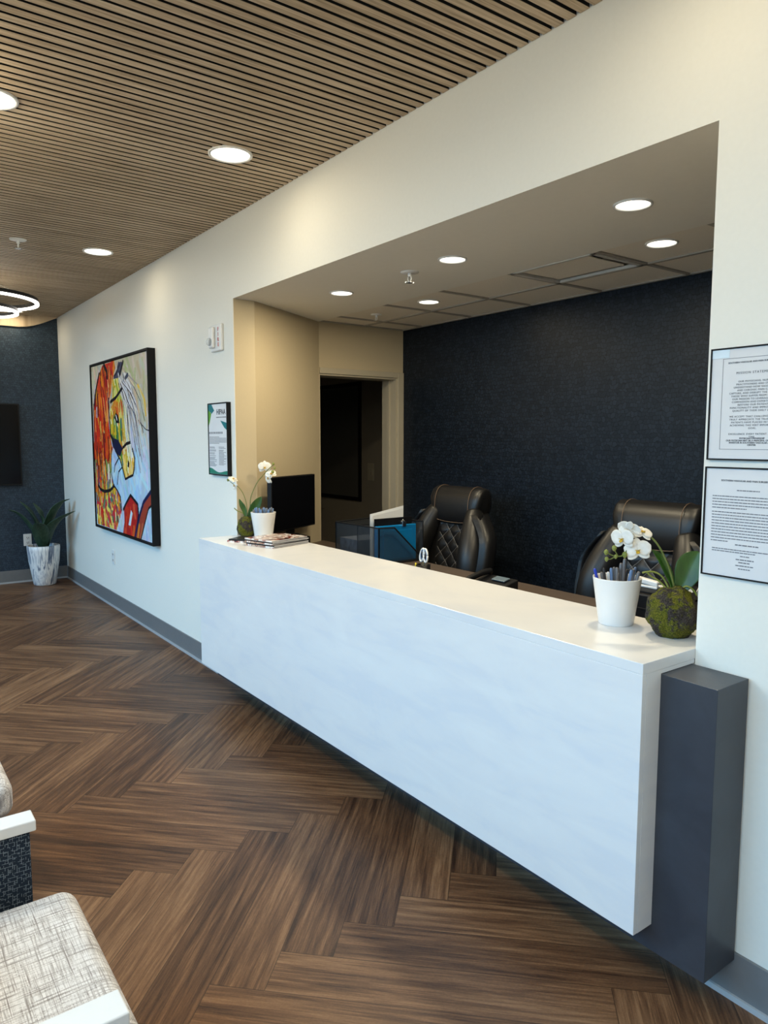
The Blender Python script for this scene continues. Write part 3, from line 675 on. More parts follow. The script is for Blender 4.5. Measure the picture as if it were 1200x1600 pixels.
# wall plates
def outlet(loc, rz, label, name='wall_outlet', s=1.0):
    t = tag(empty(name, loc, rz), label, 'outlet'); t.scale = (s, s, s)
    bm = B(); box(bm, -.037, .037, -.006, 0, -.06, .06); finish('cover_plate', bm, M['white_plastic'], t, bevel=.002)
    for zz in (-.024, .024):
        bm = B(); box(bm, -.017, .017, -.0085, -.006, zz - .015, zz + .015); rc = finish('receptacle', bm, M['cup'], t, bevel=.002)
        bm = B(); box(bm, -.009, -.006, -.0095, -.0083, zz - .006, zz + .007); box(bm, .006, .009, -.0095, -.0083, zz - .006, zz + .006); cyl(bm, (0, -.0095, zz - .010), (0, -.0083, zz - .010), .003, 8)
        finish('slots', bm, M['black'], rc)
outlet((-7.19, 0, .50), 0, 'white outlet plate on the white wall below the horse painting', s=1.15)
outlet((XC, -.42, .485), PI / 2, 'white outlet plate on the navy wall beside the potted plant', s=1.15)
sw = tag(empty('light_switch', (-6.25, 2.4, 1.30)), 'dim light switch plate on the corridor wall seen through the doorway', 'light switch')
bm = B(); box(bm, -.055, .055, -.006, -.0005, -.09, .09); finish('cover_plate', bm, M['casing'], sw, bevel=.002)
for sx in (-.022, .022): bm = B(); box(bm, sx - .015, sx + .015, -.011, -.006, -.035, .035); finish('rocker', bm, M['casing'], sw, bevel=.002)
bd = tag(empty('framed_board', (-6.9, 2.4, .98)), 'dark framed board hanging on the corridor wall beyond the doorway', 'board')
bm = B(); box(bm, -.5, .48, -.02, -.001, 0, .04); box(bm, -.5, .48, -.02, -.001, 1.23, 1.27); box(bm, .44, .48, -.02, -.001, .04, 1.23); box(bm, -.5, -.46, -.02, -.001, .04, 1.23); finish('board_frame', bm, M['black_matte'], bd)
bm = B(); box(bm, -.46, .44, -.012, -.001, .04, 1.23); finish('board_face', bm, M['board'], bd)
ph = tag(empty('reflection_bar', (-7.2, 2.4, .82)), 'thin chrome bar added for the vertical reflection in the dark doorway', 'handle')
bm = B(); tube(bm, [(0, -.001, .02), (0, -.04, .02), (0, -.04, .36), (0, -.001, .36)], .008, 8); finish('chrome_bar', bm, M['chrome'], ph)  # bar added as stand-in for a bright vertical reflection in the doorway

# fire alarm
fa = tag(empty('fire_alarm', (-4.60, 0, 2.22)), 'white fire alarm strobe marked in red on the white wall', 'fire alarm')
bm = B(); box(bm, -.085, .085, -.022, -.0005, 0, .175); finish('back_plate', bm, M['white_plastic'], fa, bevel=.008, seg=3)
bm = B(); box(bm, -.070, -.002, -.045, -.022, .022, .160); finish('strobe_housing', bm, M['white_plastic'], fa, bevel=.010, seg=3)
bm = B(); lathe(bm, [(.026, 0), (.026, .008), (.020, .020), (.008, .026), (.001, .027)], n=24)
bmesh.ops.rotate(bm, verts=bm.verts[:], matrix=Matrix.Rotation(PI / 2, 3, 'X')); bmesh.ops.translate(bm, verts=bm.verts[:], vec=(-.036, -.045, .062)); finish('strobe_lens', bm, M['acrylic'], fa, smooth=True)
for k, ch in enumerate('FIRE'):
    text(ch, .034, M['red_ink'], fa, (.045, -.0226, .128 - .033 * k), (1, 0, 0), extrude=.0006, bold=.0006, name='letter')

# ---- framed notices
def framed(name, x0, x1, z0, z1, depth, fw, label, cat='framed notice', group=None):
    t = tag(empty(name, ((x0 + x1) / 2, 0, z0)), label, cat, group); w = (x1 - x0) / 2; h = z1 - z0
    bm = B()
    for q in ((-w, w, 0, fw), (-w, w, h - fw, h), (-w, -w + fw, fw, h - fw), (w - fw, w, fw, h - fw)): box(bm, q[0], q[1], -depth, -.0005, q[2], q[3])
    finish('frame', bm, M['black_matte'], t, bevel=.0006)
    bm = B(); box(bm, -w + fw, w - fw, -depth + .004, -.001, fw, h - fw); finish('paper', bm, M['paper'], t)
    return t, w, h
def bars(t, rows, y, mat, name='text_lines'):
    bm = B()
    for (xa, xb, z, th) in rows:
        x = xa
        while x < xb - .001:
            l = min(random.uniform(.004, .014), xb - x); box(bm, x, x + l, y - .0004, y, z, z + th); x += l + th * .55
    return finish(name, bm, mat, t)
n1, w, h = framed('framed_mission_statement', -1.149, -.902, 1.583, 1.897, .012, .004, 'upper black-framed mission statement sheet on the white wall right of the opening', group='framed sheets by the counter')
yf = -.0082; ctr = .004
bm = B(); bx0, bx1, bz0, bz1, q = -w + .036, w - .028, .030, h - .030, .0012
for e in ((bx0, bx1, bz0, bz0 + q), (bx0, bx1, bz1 - q, bz1), (bx0, bx0 + q, bz0, bz1), (bx1 - q, bx1, bz0, bz1)): box(bm, e[0], e[1], yf - .0004, yf, e[2], e[3])
finish('border_line', bm, M['ink_grey'], n1)
kw = dict(extrude=.0003)
text('SOUTHERN VASCULAR AND PAIN SURGERY CENTER', .0064, M['ink'], n1, (ctr, yf, h - .045), (1, 0, 0), bold=.00012, **kw)
text('MISSION STATEMENT', .0090, M['ink'], n1, (ctr, yf, h - .075), (1, 0, 0), space=1.25, **kw)
text('OUR PHYSICIANS, NURSE\nPRACTITIONERS AND STAFF\nUNDERSTAND HOW VASCULAR\nAND CHRONIC PAIN CAN\nCAPTURE, AND DISRUPT THE LIVES OF\nTHOSE WHO SUFFER FROM IT. IT IS\nOUR MISSION TO LEVERAGE OUR\nCOMPASSION AND EXPERTISE TO\nRESTORE OUR PATIENTS\nFUNCTIONALITY AND IMPROVE THE\nQUALITY OF THEIR DAILY LIVES.\n\nWE ACCEPT THAT CHALLENGE AND\nTRULY APPRECIATE THE TRUST OUR\nPATIENTS HAVE PLACED IN US IN\nACHIEVING THIS VERY IMPORTANT\nGOAL.\n\nEXCELLENCE. EVERY PATIENT. EVERY\nTIME.', .0072, M['ink'], n1, (ctr, yf, h - .098), (1, 0, 0), space=1.12, spl=1.12, name='statement_text', **kw)
text('PHYSICIAN OWNERSHIP\nOUR PHYSICIAN MAY BE A PRINCIPAL OWNER OR\nINVESTOR IN SOUTHERN VASCULAR & PAIN\nCENTER', .0064, M['ink'], n1, (ctr, yf, .059), (1, 0, 0), bold=.00015, spl=.95, name='ownership_text', **kw)
bm = B(); box(bm, -w + .004, -w + .054, yf - .0008, yf, h - .028, h - .005); finish('pale_label', bm, M['label_blue'], n1)
n2, w, h = framed('framed_notice', -1.151, -.900, 1.248, 1.563, .012, .004, 'lower black-framed printed notice with small paragraphs, right of the opening', group='framed sheets by the counter')
text('SOUTHERN VASCULAR AND PAIN SURGERY CENTER', .0068, M['ink'], n2, (ctr, yf, h - .040), (1, 0, 0), bold=.00015, **kw)
rows = [(-.030, .034, h - .066, .0028)]
z = h - .084
for k in range(16):
    if k == 5: z -= .004
    rows.append((-w + .025, w - .022 if k not in (4, 15) else .0 if k == 4 else -.05, z, .0026)); z -= .0083
rows += [(-.028, .040, .095, .0032), (-w + .03, w - .03, .080, .0026), (-w + .03, .03, .0735, .0026), (-.012, .014, .064, .0026), (-.024, .028, .054, .0030), (-.016, .018, .046, .0030), (-.024, .028, .037, .0028), (-.016, .018, .028, .0028)]
bars(n2, rows, yf, M['ink_grey'])
n3, w, h = framed('framed_privacy_poster', -4.741, -4.428, 1.400, 1.882, .030, .008, 'narrow black-framed green and teal HIPAA poster on the white wall above the orchid', 'framed poster')
yf = -.0262
def patch(poly, mat, nm):
    bm = B(); prism(bm, [(x, z) for x, z in poly], 0, .0005)
    for vtx in bm.verts: vtx.co = Vector((vtx.co.x, yf - vtx.co.z, vtx.co.y))
    finish(nm, bm, mat, n3)
patch([(-w + .009, h - .009), (-w + .060, h - .009), (-w + .105, h - .050), (-w + .062, h - .070), (-w + .009, h - .045)], M['teal'], 'teal_shape')
patch([(-w + .009, h - .045), (-w + .055, h - .070), (-w + .030, h - .120), (-w + .009, h - .150)], M['green'], 'green_shape')
patch([(.045, h - .118), (w - .010, h - .135), (w - .010, h - .182), (.105, h - .165)], M['teal'], 'teal_band')
a = [(-w + .009, .009)] + [(-w + .009 + (2 * w - .018) * k / 12, .030 + .018 * math.sin(k / 12 * 6.0 + 1.2) * (1 - k / 16)) for k in range(13)] + [(w - .009, .009)]
patch(a, M['dark_green'], 'green_wave')
text('HIPAA', .050, M['ink'], n3, (.055, yf, h - .078), (1, 0, 0), bold=.0009, **kw)
bars(n3, [(-.02, .14, h - .100, .007)], yf, M['ink_grey'], 'subtitle_line'); bars(n3, [(-w + .016, .085, h - .205, .013)], yf, M['ink_grey'], 'heading_line'); rows = []
z = h - .228
for k in range(6): rows.append((-w + .016, w - .020 if k % 5 else .02, z, .0034)); z -= .0085
bars(n3, rows, yf, M['ink_grey'], 'paragraph_lines')
for col in (0, 1):
    rows = []
    z = h - .295; xa = -w + .016 if col == 0 else .012; random.seed(3 + col)
    while z > .058:
        rows.append((xa, xa + random.uniform(.07, .125), z, .0032)); z -= random.choice((.0075, .0075, .0075, .012))
    bars(n3, rows, yf, M['ink_grey'], 'column_lines')
random.seed(11)

# wall television
tv = tag(empty('television', (XC, -1.2, 1.12)), 'black flat television mounted on the navy wall at the left edge', 'television')
bm = B(); box(bm, .003, .055, -.80, .75, 0, .915); finish('tv_body', bm, M['black'], tv, bevel=.004)
bm = B(); box(bm, .055, .0575, -.785, .735, .018, .900); finish('screen', bm, M['screen'], tv)
# ================================================================ PLANTS
def leaf_blade(bm, pts, widths, normal_hint=(0, 0, 1), fold=.15, nu=None, nv=4):
    c = spline(pts, 4); n = len(c); rows = []
    for i, p in enumerate(c):
        s = i / (n - 1); t = (c[min(i + 1, n - 1)] - c[max(i - 1, 0)]).normalized()
        side = t.cross(Vector(normal_hint)); side = side.normalized() if side.length > 1e-4 else Vector((1, 0, 0)); nn = side.cross(t)
        k = s * (len(widths) - 1); a = min(int(k), len(widths) - 2); w = widths[a] + (widths[a + 1] - widths[a]) * (k - a)
        rows.append([bm.verts.new(p + side * w * u + nn * (abs(u) * w * fold * 2)) for u in [(-1 + 2 * j / nv) for j in range(nv + 1)]])
    for a, b in zip(rows, rows[1:]):
        for j in range(nv): bm.faces.new((a[j], a[j + 1], b[j + 1], b[j]))
pp = tag(empty('potted_agave', (-8.83, -.31, 0)), 'green agave-like plant in a tall streaked marble pot in the corner by the navy wall', 'potted plant')
bm = B(); lathe(bm, [(.108, 0), (.118, .012), (.135, .12), (.160, .27), (.171, .40), (.172, .447), (.160, .452), (.155, .43), (.150, .40)], n=40, cap1=False); finish('pot', bm, M['marble'], pp, smooth=True)
bm = B(); lathe(bm, [(.150, .41), (.08, .425), (.002, .43)], n=32, cap0=False); finish('soil', bm, M['soil'], pp, smooth=True)
def agv(pts, w):
    bm = B(); leaf_blade(bm, pts, w, (0, 0, 1), .22); return finish('leaf', bm, M['agave'], pp, smooth=True, solid=.006, subsurf=1)
agl = [((.0, -.03, .42), (-.02, -.12, .62), (-.02, -.24, .80), (-.02, -.335, .865)),
       ((-.03, .0, .42), (-.06, -.05, .64), (-.08, -.12, .82), (-.12, -.20, .945)),
       ((-.02, .02, .42), (-.05, .01, .66), (-.06, -.02, .80), (-.10, -.07, .925)),
       ((.02, .02, .42), (.06, .05, .62), (.13, .12, .82), (.20, .18, .93), (.25, .245, .975)),
       ((.04, .02, .42), (.12, .06, .60), (.24, .14, .74), (.40, .265, .855)),
       ((.0, .04, .42), (-.02, .10, .64), (-.03, .17, .82), (-.04, .25, .95)),
       ((.05, -.02, .42), (.14, -.05, .56), (.24, -.08, .68), (.36, -.12, .74))]
for k, pts in enumerate(agl): agv(pts, [.040, .078, .092, .080, .046, .003])

def petal(bm, c, out, nrm, ln, wd, cup=.25, tip=1.0):
    out = Vector(out).normalized(); nrm = Vector(nrm).normalized(); side = out.cross(nrm).normalized()
    nu, nv = 8, 6; rows = []
    for i in range(nu + 1):
        s = i / nu; w = wd * (math.sin(PI * min(1, s * .93 + .07)) ** (.55 * tip)) if s < 1 else wd * .08
        rows.append([bm.verts.new(Vector(c) + out * (ln * s) + side * (w * u) + nrm * (cup * ln * (s * s * .5) - cup * wd * (1 - u * u) * .5 * math.sin(PI * s))) for u in [(-1 + 2 * j / nv) for j in range(nv + 1)]])
    for a, b in zip(rows, rows[1:]):
        for j in range(nv): bm.faces.new((a[j], a[j + 1], b[j + 1], b[j]))
def flower(parent, c, face, s, roll=0.0, droop=0):
    f = Vector(face).normalized(); up = Vector((0, 0, 1)); up = (up - f * up.dot(f)).normalized(); rt = f.cross(up)
    up2 = up * math.cos(roll) + rt * math.sin(roll); rt2 = rt * math.cos(roll) - up * math.sin(roll); c = Vector(c)
    bm = B()
    for a in (90, 218, 322): petal(bm, c - f * .002, rt2 * math.cos(math.radians(a)) + up2 * math.sin(math.radians(a)), f, s * 1.0, s * .34, -.12)
    for sg in (1, -1): petal(bm, c + f * .001, rt2 * sg * math.cos(.30) + up2 * math.sin(.30), f, s * 1.05, s * .62, -.10)
    fl = finish('flower', bm, M['petal'], parent, smooth=True, solid=.0008)
    bm = B(); petal(bm, c + f * s * .08, -up2 * .75 + f * .7, up2, s * .45, s * .15, .5)
    for sg in (1, -1): petal(bm, c + f * s * .06, rt2 * sg * .7 + f * .7 + up2 * .1, up2, s * .26, s * .12, .4)
    for vtx in bm.verts: pass
    finish('flower_lip', bm, M['lip'], fl, smooth=True, solid=.001)
def ball(name, parent, c, r, sq, mat, amp=.06, sub=4, seed=0):
    bm = B(); bmesh.ops.create_icosphere(bm, subdivisions=sub, radius=1)
    for vv_ in bm.verts:
        n = vv_.co.copy(); k = 1 + amp * (mnoise.noise(n * 2.2 + Vector((seed, 0, 0))) + .5 * mnoise.noise(n * 7 + Vector((0, seed, 0))) + .3 * mnoise.noise(n * 19))
        p = n * k; p.z = max(p.z, -.86); vv_.co = Vector((p.x * r, p.y * r, p.z * r * sq)) + Vector(c)
    return finish(name, bm, mat, parent, smooth=True)
def orchid(base, r, hz, label, spikes, flowers, buds, leaves, roots, fs, offs=(0, 0, 0)):
    O = Vector(offs); b0 = Vector(base)
    t = tag(empty('moss_ball_orchid', base), label, 'orchid')
    L = lambda p: Vector(p) + O - b0
    ball('moss_ball', t, (0, 0, hz * .46), r, hz / (1.86 * r), M['moss'], .10, 5, seed=r * 100)
    for pts, r0 in spikes:
        q = spline([L(p) for p in pts], 6); bm = B(); tube(bm, q, [r0 * (1 - .45 * i / len(q)) for i in range(len(q))], 8); finish('stem', bm, M['stem'], t, smooth=True)
    for c, face, s, roll in flowers: flower(t, L(c), face, s * fs, roll)
    for c, s in buds:
        bm = B(); lathe(bm, [(.001, -s * 1.3), (s * .6, -s * .9), (s, 0), (s * .75, s * .8), (.001, s * 1.2)], L(c), 12); finish('bud', bm, M['bud'], t, smooth=True)
    for pts, w, nh in leaves:
        bm = B(); leaf_blade(bm, [L(p) for p in pts], w, nh, .14); finish('leaf', bm, M['leaf'], t, smooth=True, solid=.0018, subsurf=1)
    for pts in roots:
        q = spline([L(p) for p in pts], 5); bm = B(); tube(bm, q, .003, 6); finish('aerial_root', bm, M['bud'], t, smooth=True)
    return t
ZT = 1.0172
vw = (.57, -.80, .05)
orchid((-1.285, .07, ZT), .080, .160, 'white orchid growing from a mossy ball at the near right end of the counter',
  [([(-1.284, .081, 1.150), (-1.296, .060, 1.229), (-1.318, .045, 1.290), (-1.338, .030, 1.325), (-1.362, .010, 1.348), (-1.380, -.012, 1.345), (-1.388, -.030, 1.31), (-1.390, -.043, 1.277), (-1.406, -.067, 1.271), (-1.425, -.091, 1.283)], .0035),
   ([(-1.406, -.067, 1.271), (-1.415, -.08, 1.262), (-1.423, -.090, 1.263)], .002), ([(-1.402, -.060, 1.271), (-1.408, -.066, 1.285), (-1.411, -.069, 1.296)], .002)],
  [((-1.396, -.050, 1.327), (.05, -.9, -.12), .040, .1), ((-1.390, -.026, 1.356), (-.3, .8, .5), .036, .3), ((-1.360, .004, 1.346), (.5, -.2, .6), .032, -.4), ((-1.360, -.018, 1.291), vw, .041, .15)],
  [((-1.425, -.091, 1.284), .0075), ((-1.411, -.069, 1.297), .0080), ((-1.423, -.090, 1.262), .0065), ((-1.406, -.067, 1.270), .0060), ((-1.389, -.044, 1.276), .0085)],
  [([(-1.284, .081, 1.150), (-1.302, .066, 1.210), (-1.322, .048, 1.262), (-1.340, .028, 1.292)], [.007, .014, .019, .018, .012, .001], (.8, -.2, .3)),
   ([(-1.282, .084, 1.150), (-1.270, .106, 1.200), (-1.262, .124, 1.250), (-1.248, .140, 1.288)], [.010, .026, .040, .044, .034, .002], vw)],
  [[(-1.292, .072, 1.150), (-1.313, .050, 1.205), (-1.333, .026, 1.222), (-1.352, -.001, 1.219)], [(-1.292, .072, 1.150), (-1.320, .045, 1.190), (-1.335, .026, 1.205), (-1.345, .01, 1.222)], [(-1.28, .08, 1.15), (-1.262, .095, 1.178), (-1.245, .11, 1.17), (-1.235, .12, 1.15)]], 1.0)
OL = (.035, -.018, 0); v2 = (.90, -.42, .0)
orchid((-4.277, .028, ZT), .064, .132, 'white orchid with two arching stems in a mossy ball at the far counter end',
  [([(-4.309, .057, 1.130), (-4.310, .068, 1.207), (-4.311, .077, 1.273), (-4.297, .111, 1.356), (-4.275, .151, 1.414), (-4.256, .184, 1.456), (-4.238, .212, 1.481)], .0035),
   ([(-4.316, .047, 1.130), (-4.322, .051, 1.207), (-4.335, .040, 1.277), (-4.352, .013, 1.331), (-4.375, -.019, 1.356), (-4.393, -.039, 1.379)], .003)],
  [((-4.272, .158, 1.462), v2, .042, 0), ((-4.244, .188, 1.418), (.6, -.2, .5), .036, .5), ((-4.250, .172, 1.392), (.2, -.9, -.3), .038, 1.2), ((-4.371, -.018, 1.386), (.5, .2, .9), .036, .2), ((-4.364, -.012, 1.345), (.1, -.9, 0), .030, .9)],
  [((-4.243, .205, 1.484), .008), ((-4.236, .210, 1.456), .008), ((-4.240, .198, 1.432), .010), ((-4.396, -.042, 1.380), .008)],
  [([(-4.318, .045, 1.130), (-4.332, .036, 1.190), (-4.342, .022, 1.225), (-4.350, .012, 1.258)], [.006, .012, .017, .016, .010, .001], v2),
   ([(-4.311, .054, 1.130), (-4.298, .078, 1.180), (-4.285, .104, 1.225), (-4.270, .130, 1.272)], [.008, .020, .030, .032, .024, .002], v2)],
  [[(-4.315, .05, 1.13), (-4.335, .03, 1.165), (-4.35, .0, 1.18), (-4.36, -.02, 1.20)]], 1.0, OL)

# pen cups
def cup(loc, label):
    t = tag(empty('pen_cup', loc), label, 'cup')
    bm = B(); lathe(bm, [(.056, 0), (.058, .003), (.080, .157), (.080, .160), (.0775, .160), (.0755, .156), (.054, .006), (.001, .006)], n=48, cap1=True); finish('cup_body', bm, M['cup'], t, smooth=True)
    return t
cup((-1.491, .063, ZT), 'white tapered pen cup at the near right end of the counter')
cup((-4.190, .101, ZT), 'white tapered pen cup at the far left end of the counter')
def pen(base, top, r, mat, label, group=None, clipm=None):
    t = tag(empty('pen', base), label, 'pen', group); d = Vector(top) - Vector(base); u = d.normalized()
    bm = B(); tube(bm, [(0, 0, 0), u * .012, d * .55], [.0008, r, r], 10); finish('barrel', bm, mat, t, smooth=True)
    bm = B(); tube(bm, [d * .55, d * .98, d], [r * 1.1, r * 1.12, r * .7], 10)
    sd = u.cross(Vector((0, 1, 0))).normalized() * (r + .0012); tube(bm, [d * .97 + sd * .6, d * .955 + sd, d * .72 + sd], .0009, 6)
    finish('cap', bm, clipm or mat, t, smooth=True)
RC = Vector((-1.491, .063, ZT)); sd = Vector((.5914, .8064, 0)); fw_ = Vector((-.58, .81, 0))
def penR(u, top_u, h, mat, label, fwd=0., r=.0045):
    b = RC + sd * (u * .030) + fw_ * (fwd * .012) + Vector((0, 0, .009)); tp = RC + sd * top_u + fw_ * (fwd * .03) + Vector((0, 0, h)); pen(b, tp, r, mat, label)
G, Bl, K, Rb = M['pen_grey'], M['pen_blue'], M['pen_black'], M['pen_royal']
for a in [(-.9, -.078, .188, Rb, 'royal blue pen leaning out at the left side of the near pen cup', .1, .0045),
          (-.7, -.055, .172, G, 'short grey pen just right of the royal blue pen in the near cup', .8),
          (-.5, -.047, .190, K, 'slim black pen standing second tallest on the left of the near cup', 0, .0035),
          (-.3, -.032, .172, M['cup'], 'short white-capped pen right of the black pen in the near cup', 1.0),
          (-.25, -.022, .190, Bl, 'pale blue pen left of the middle in the near cup', .1),
          (-.1, -.012, .192, G, 'grey pen touching the pale blue pen in the near cup', .3),
          (.05, -.002, .193, G, 'grey pen in the middle of the near cup', -.2, .005),
          (.2, .012, .205, G, 'thick grey pen beside the tallest one in the near cup', .4, .0052),
          (.35, .024, .222, G, 'tallest grey pen standing in the near cup', 0, .0052),
          (.45, .034, .183, K, 'dark grey pen right of the tallest pen in the near cup', .7),
          (.62, .048, .188, Bl, 'bright pale blue pen right of the tallest pen in the near cup', -.7, .005),
          (.7, .056, .183, G, 'grey pen leaning right behind the rim of the near cup', .6),
          (.8, .062, .187, Bl, 'pale blue pen leaning right near the rim of the near cup', 1.3),
          (.9, .073, .182, G, 'grey pen leaning farthest right in the near cup', -.9, .0052)]: penR(*a)
LC = Vector((-4.190, .101, ZT)); sdl = sd
for k in range(14):
    u = -.9 + 1.8 * k / 13; f = (-.6, .5, 0, .9, -.3)[k % 5]
    b = LC + sdl * (u * .036) + Vector((-.89, .45, 0)) * f * .02 + Vector((0, 0, .009)); tp = LC + sdl * (u * .070) + Vector((-.89, .45, 0)) * f * .035 + Vector((0, 0, .178 + .012 * ((k * 7) % 5) / 4))
    pen(b, tp, .0055, Bl if k % 3 else G, 'one of the pale blue and grey pens bunched in the far pen cup' , 'pens in the far cup')

# magazines
def magazine(c, ang, w, d, th, cov, label, z):
    t = tag(empty('magazine', (c[0], c[1], z), ang), label, 'magazine', 'magazines on the counter')
    bm = B(); box(bm, -w / 2, w / 2, -d / 2, d / 2, .0006, th - .0006); finish('pages', bm, M['page_edge'], t)
    bm = B(); box(bm, -w / 2, w / 2, -d / 2, d / 2, th - .0006, th); box(bm, -w / 2, w / 2, -d / 2, d / 2, 0, .0006); box(bm, -w / 2 - .0006, -w / 2, -d / 2, d / 2, 0, th); finish('cover', bm, cov, t)
A0, A1, A2 = Vector((-3.656, -.146)), Vector((-3.952, -.125)), Vector((-3.735, .150))
e1 = (A1 - A0); e2 = (A2 - A0); mc = A0 + e1 * .5 + e2 * .5; mang = math.atan2(e2.y, e2.x)
lab = ['lowest magazine of the tall stack on the counter', 'second magazine from the bottom of the tall stack', 'middle magazine of the tall stack on the counter', 'magazine just under the topmost in the tall stack', 'topmost magazine with red and cream cover photo on the tall stack']
z = ZT; r_ = random.Random(5)
for k in range(5):
    th = (.010, .008, .009, .008, .009)[k]
    magazine((mc.x + r_.uniform(-.006, .006), mc.y + r_.uniform(-.006, .006)), mang + r_.uniform(-.03, .03), .285, .235, th, M['cover'] if k == 4 else M['black'] if k % 2 else M['cover2'], lab[k], z); z += th + .0002
z = ZT
for k, lb in enumerate(('lower booklet of the small pile left of the magazines', 'upper booklet of the small pile left of the magazines')):
    magazine((-4.10, -.085 + .006 * k), mang + .25 + .1 * k, .16, .12, .009, M['black'] if k else M['cover2'], lb, z); z += .0092

# ================================================================ BEHIND THE COUNTER
ZW = .8602
# monitor on a riser
ms = tag(simple('monitor_riser', M['black'], -.085, .085, -.09, .09, 0, .115), 'black riser block under the monitor on the worktop', 'riser'); ms.location = (-4.40, .43, ZW)
mo = tag(empty('computer_monitor', (-4.43, .432, ZW + .1152), math.atan2(.869, -.495)), 'black computer monitor seen edge to wall behind the far orchid', 'monitor')
# local +x runs along the screen towards the splayed wall, local -y faces the desk seats
bm = B(); box(bm, -.262, .318, -.015, .020, .042, .415); finish('monitor_housing', bm, M['black'], mo, bevel=.004)
bm = B(); box(bm, -.254, .310, -.0165, -.0155, .052, .407); finish('screen', bm, M['screen'], mo)
bm = B(); box(bm, -.02, .06, .004, .03, .008, .14); finish('stand_neck', bm, M['black'], mo, bevel=.003)
bm = B(); lathe(bm, [(.085, 0), (.083, .006), (.04, .012)], (0.0, 0, 0), 32)
for vtx in bm.verts: vtx.co.y *= .6
finish('stand_base', bm, M['black'], mo, smooth=False)
# mesh desk organiser with contents
og = tag(empty('file_organizer', (-3.85, .75, ZW)), 'black steel mesh file organizer on the worktop behind the counter', 'organizer')
def panel(name, pts, th, mat, parent, rim=.005):
    # pts in 3D (planar); mesh sheet plus rim wire
    bm = B(); P = [Vector(p) for p in pts]; n = (P[1] - P[0]).cross(P[2] - P[0]).normalized() * th
    a = [bm.verts.new(p) for p in P]; b = [bm.verts.new(p + n) for p in P]; bm.faces.new(a); bm.faces.new(b[::-1])
    for i in range(len(P)): bm.faces.new((a[i], a[(i + 1) % len(P)], b[(i + 1) % len(P)], b[i]))
    o = finish(name, bm, mat, parent)
    if rim:
        bm = B()
        for i in range(len(P)): tube(bm, [P[i], P[(i + 1) % len(P)]], rim, 6)
        finish(name + '_rim', bm, M['black_matte'], o)
panel('front_screen', [(-.26, -.15, .005), (.235, -.15, .005), (.235, -.15, .232), (-.26, -.15, .228)], .0015, M['mesh'], og)
panel('end_screen', [(.235, -.15, .005), (.235, .20, .005), (.235, .16, .05), (.235, -.03, .228), (.235, -.15, .232)], .0015, M['mesh'], og)
panel('back_screen', [(-.26, .20, .005), (.235, .20, .005), (.235, .20, .255), (-.26, .20, .240)], .0015, M['mesh'], og)
panel('left_screen', [(-.26, -.15, .005), (-.26, .20, .005), (-.26, .20, .240), (-.26, -.15, .228)], .0015, M['mesh'], og)
panel('divider', [(.0, -.15, .005), (.0, .20, .005), (.0, .20, .24), (.0, -.15, .228)], .0015, M['mesh'], og, .003)
bm = B(); box(bm, -.26, .235, -.15, .20, .0005, .005); finish('tray', bm, M['black_matte'], og)
bc = tag(empty('clipboard_case', (-3.665, .76, ZW + .0055)), 'bright blue plastic clipboard storage case standing in the mesh organizer', 'clipboard case')
bm = B(); box(bm, -.015, .015, -.150, .165, 0, .232); finish('case', bm, M['blue_plastic'], bc, bevel=.006, seg=3)
bm = B(); box(bm, .015, .019, -.10, .13, .015, .20); finish('lid_ridge', bm, M['blue_plastic'], bc, bevel=.002)
bm = B(); box(bm, -.004, .024, .045, .075, .222, .256); tube(bm, [(.01, .045, .25), (.01, .060, .266), (.01, .075, .25)], .003, 6); finish('clip', bm, M['chrome'], bc, bevel=.003)
def sheet(loc, rz, tilt, w, h, label, th=.002):
    t = tag(empty('paper_sheets', loc, rz), label, 'papers', 'white papers in the organizer')
    bm = B(); q = [(0, 0, 0), (w, 0, 0), (w, 0, h + tilt), (0, 0, h)]
    P = [Vector(p) for p in q]; a = [bm.verts.new(p) for p in P]; b = [bm.verts.new(p + Vector((0, th, 0))) for p in P]; bm.faces.new(a); bm.faces.new(b[::-1])
    for i in range(4): bm.faces.new((a[i], a[(i + 1) % 4], b[(i + 1) % 4], b[i]))
    finish('sheets', bm, M['white_plastic'], t)
sheet((-3.72, .625, ZW + .0055), PI / 2 - .03, .035, .24, .295, 'front sheaf of white papers standing behind the blue case')
sheet((-3.76, .635, ZW + .0055), PI / 2 - .10, .045, .25, .300, 'rear sheaf of white papers fanned behind the blue case')
fd = tag(simple('folder', M['black'], -.002, .002, 0, .30, 0, .275), 'dark folder standing between the white papers and the blue case', 'folder'); fd.location = (-3.700, .625, ZW + .0055)
dk = tag(empty('paper_stack', (-3.98, .75, ZW + .0055)), 'stack of printed forms lying inside the mesh organizer', 'papers')
bm = B(); box(bm, -.11, .11, -.13, .15, 0, .12); finish('stack', bm, plain('bluish form pages', (.10, .12, .16), .6, var=.5, scale=50), dk)
# scissors and highlighter in a small cup
pc = tag(empty('pencil_holder', (-3.06, .50, ZW)), 'small black pencil holder behind the counter edge with scissors in it', 'pencil holder')
bm = B(); lathe(bm, [(.038, 0), (.040, .095), (.037, .095), (.035, .004), (.001, .004)], n=28); finish('holder_body', bm, M['black'], pc, smooth=True)
sc = tag(empty('scissors', (-3.06, .50, ZW + .0045)), 'white and blue handled scissors standing upright in the small holder', 'scissors')
bm = B()
for k, (dx, tl) in enumerate(((-.010, -.35), (.018, .30))):
    pts = [Vector((dx + .018 * math.cos(a) * 1.0 * (1) + .001, .010 * math.sin(a) * .3, .142 + .036 * math.sin(a))) for a in [2 * PI * i / 20 for i in range(21)]]
    pts = [Vector((math.cos(tl) * (p.x - dx) + dx - math.sin(tl) * (p.z - .142) * .5, p.y, p.z)) for p in pts]
    tube(bm, pts, .0055, 8)
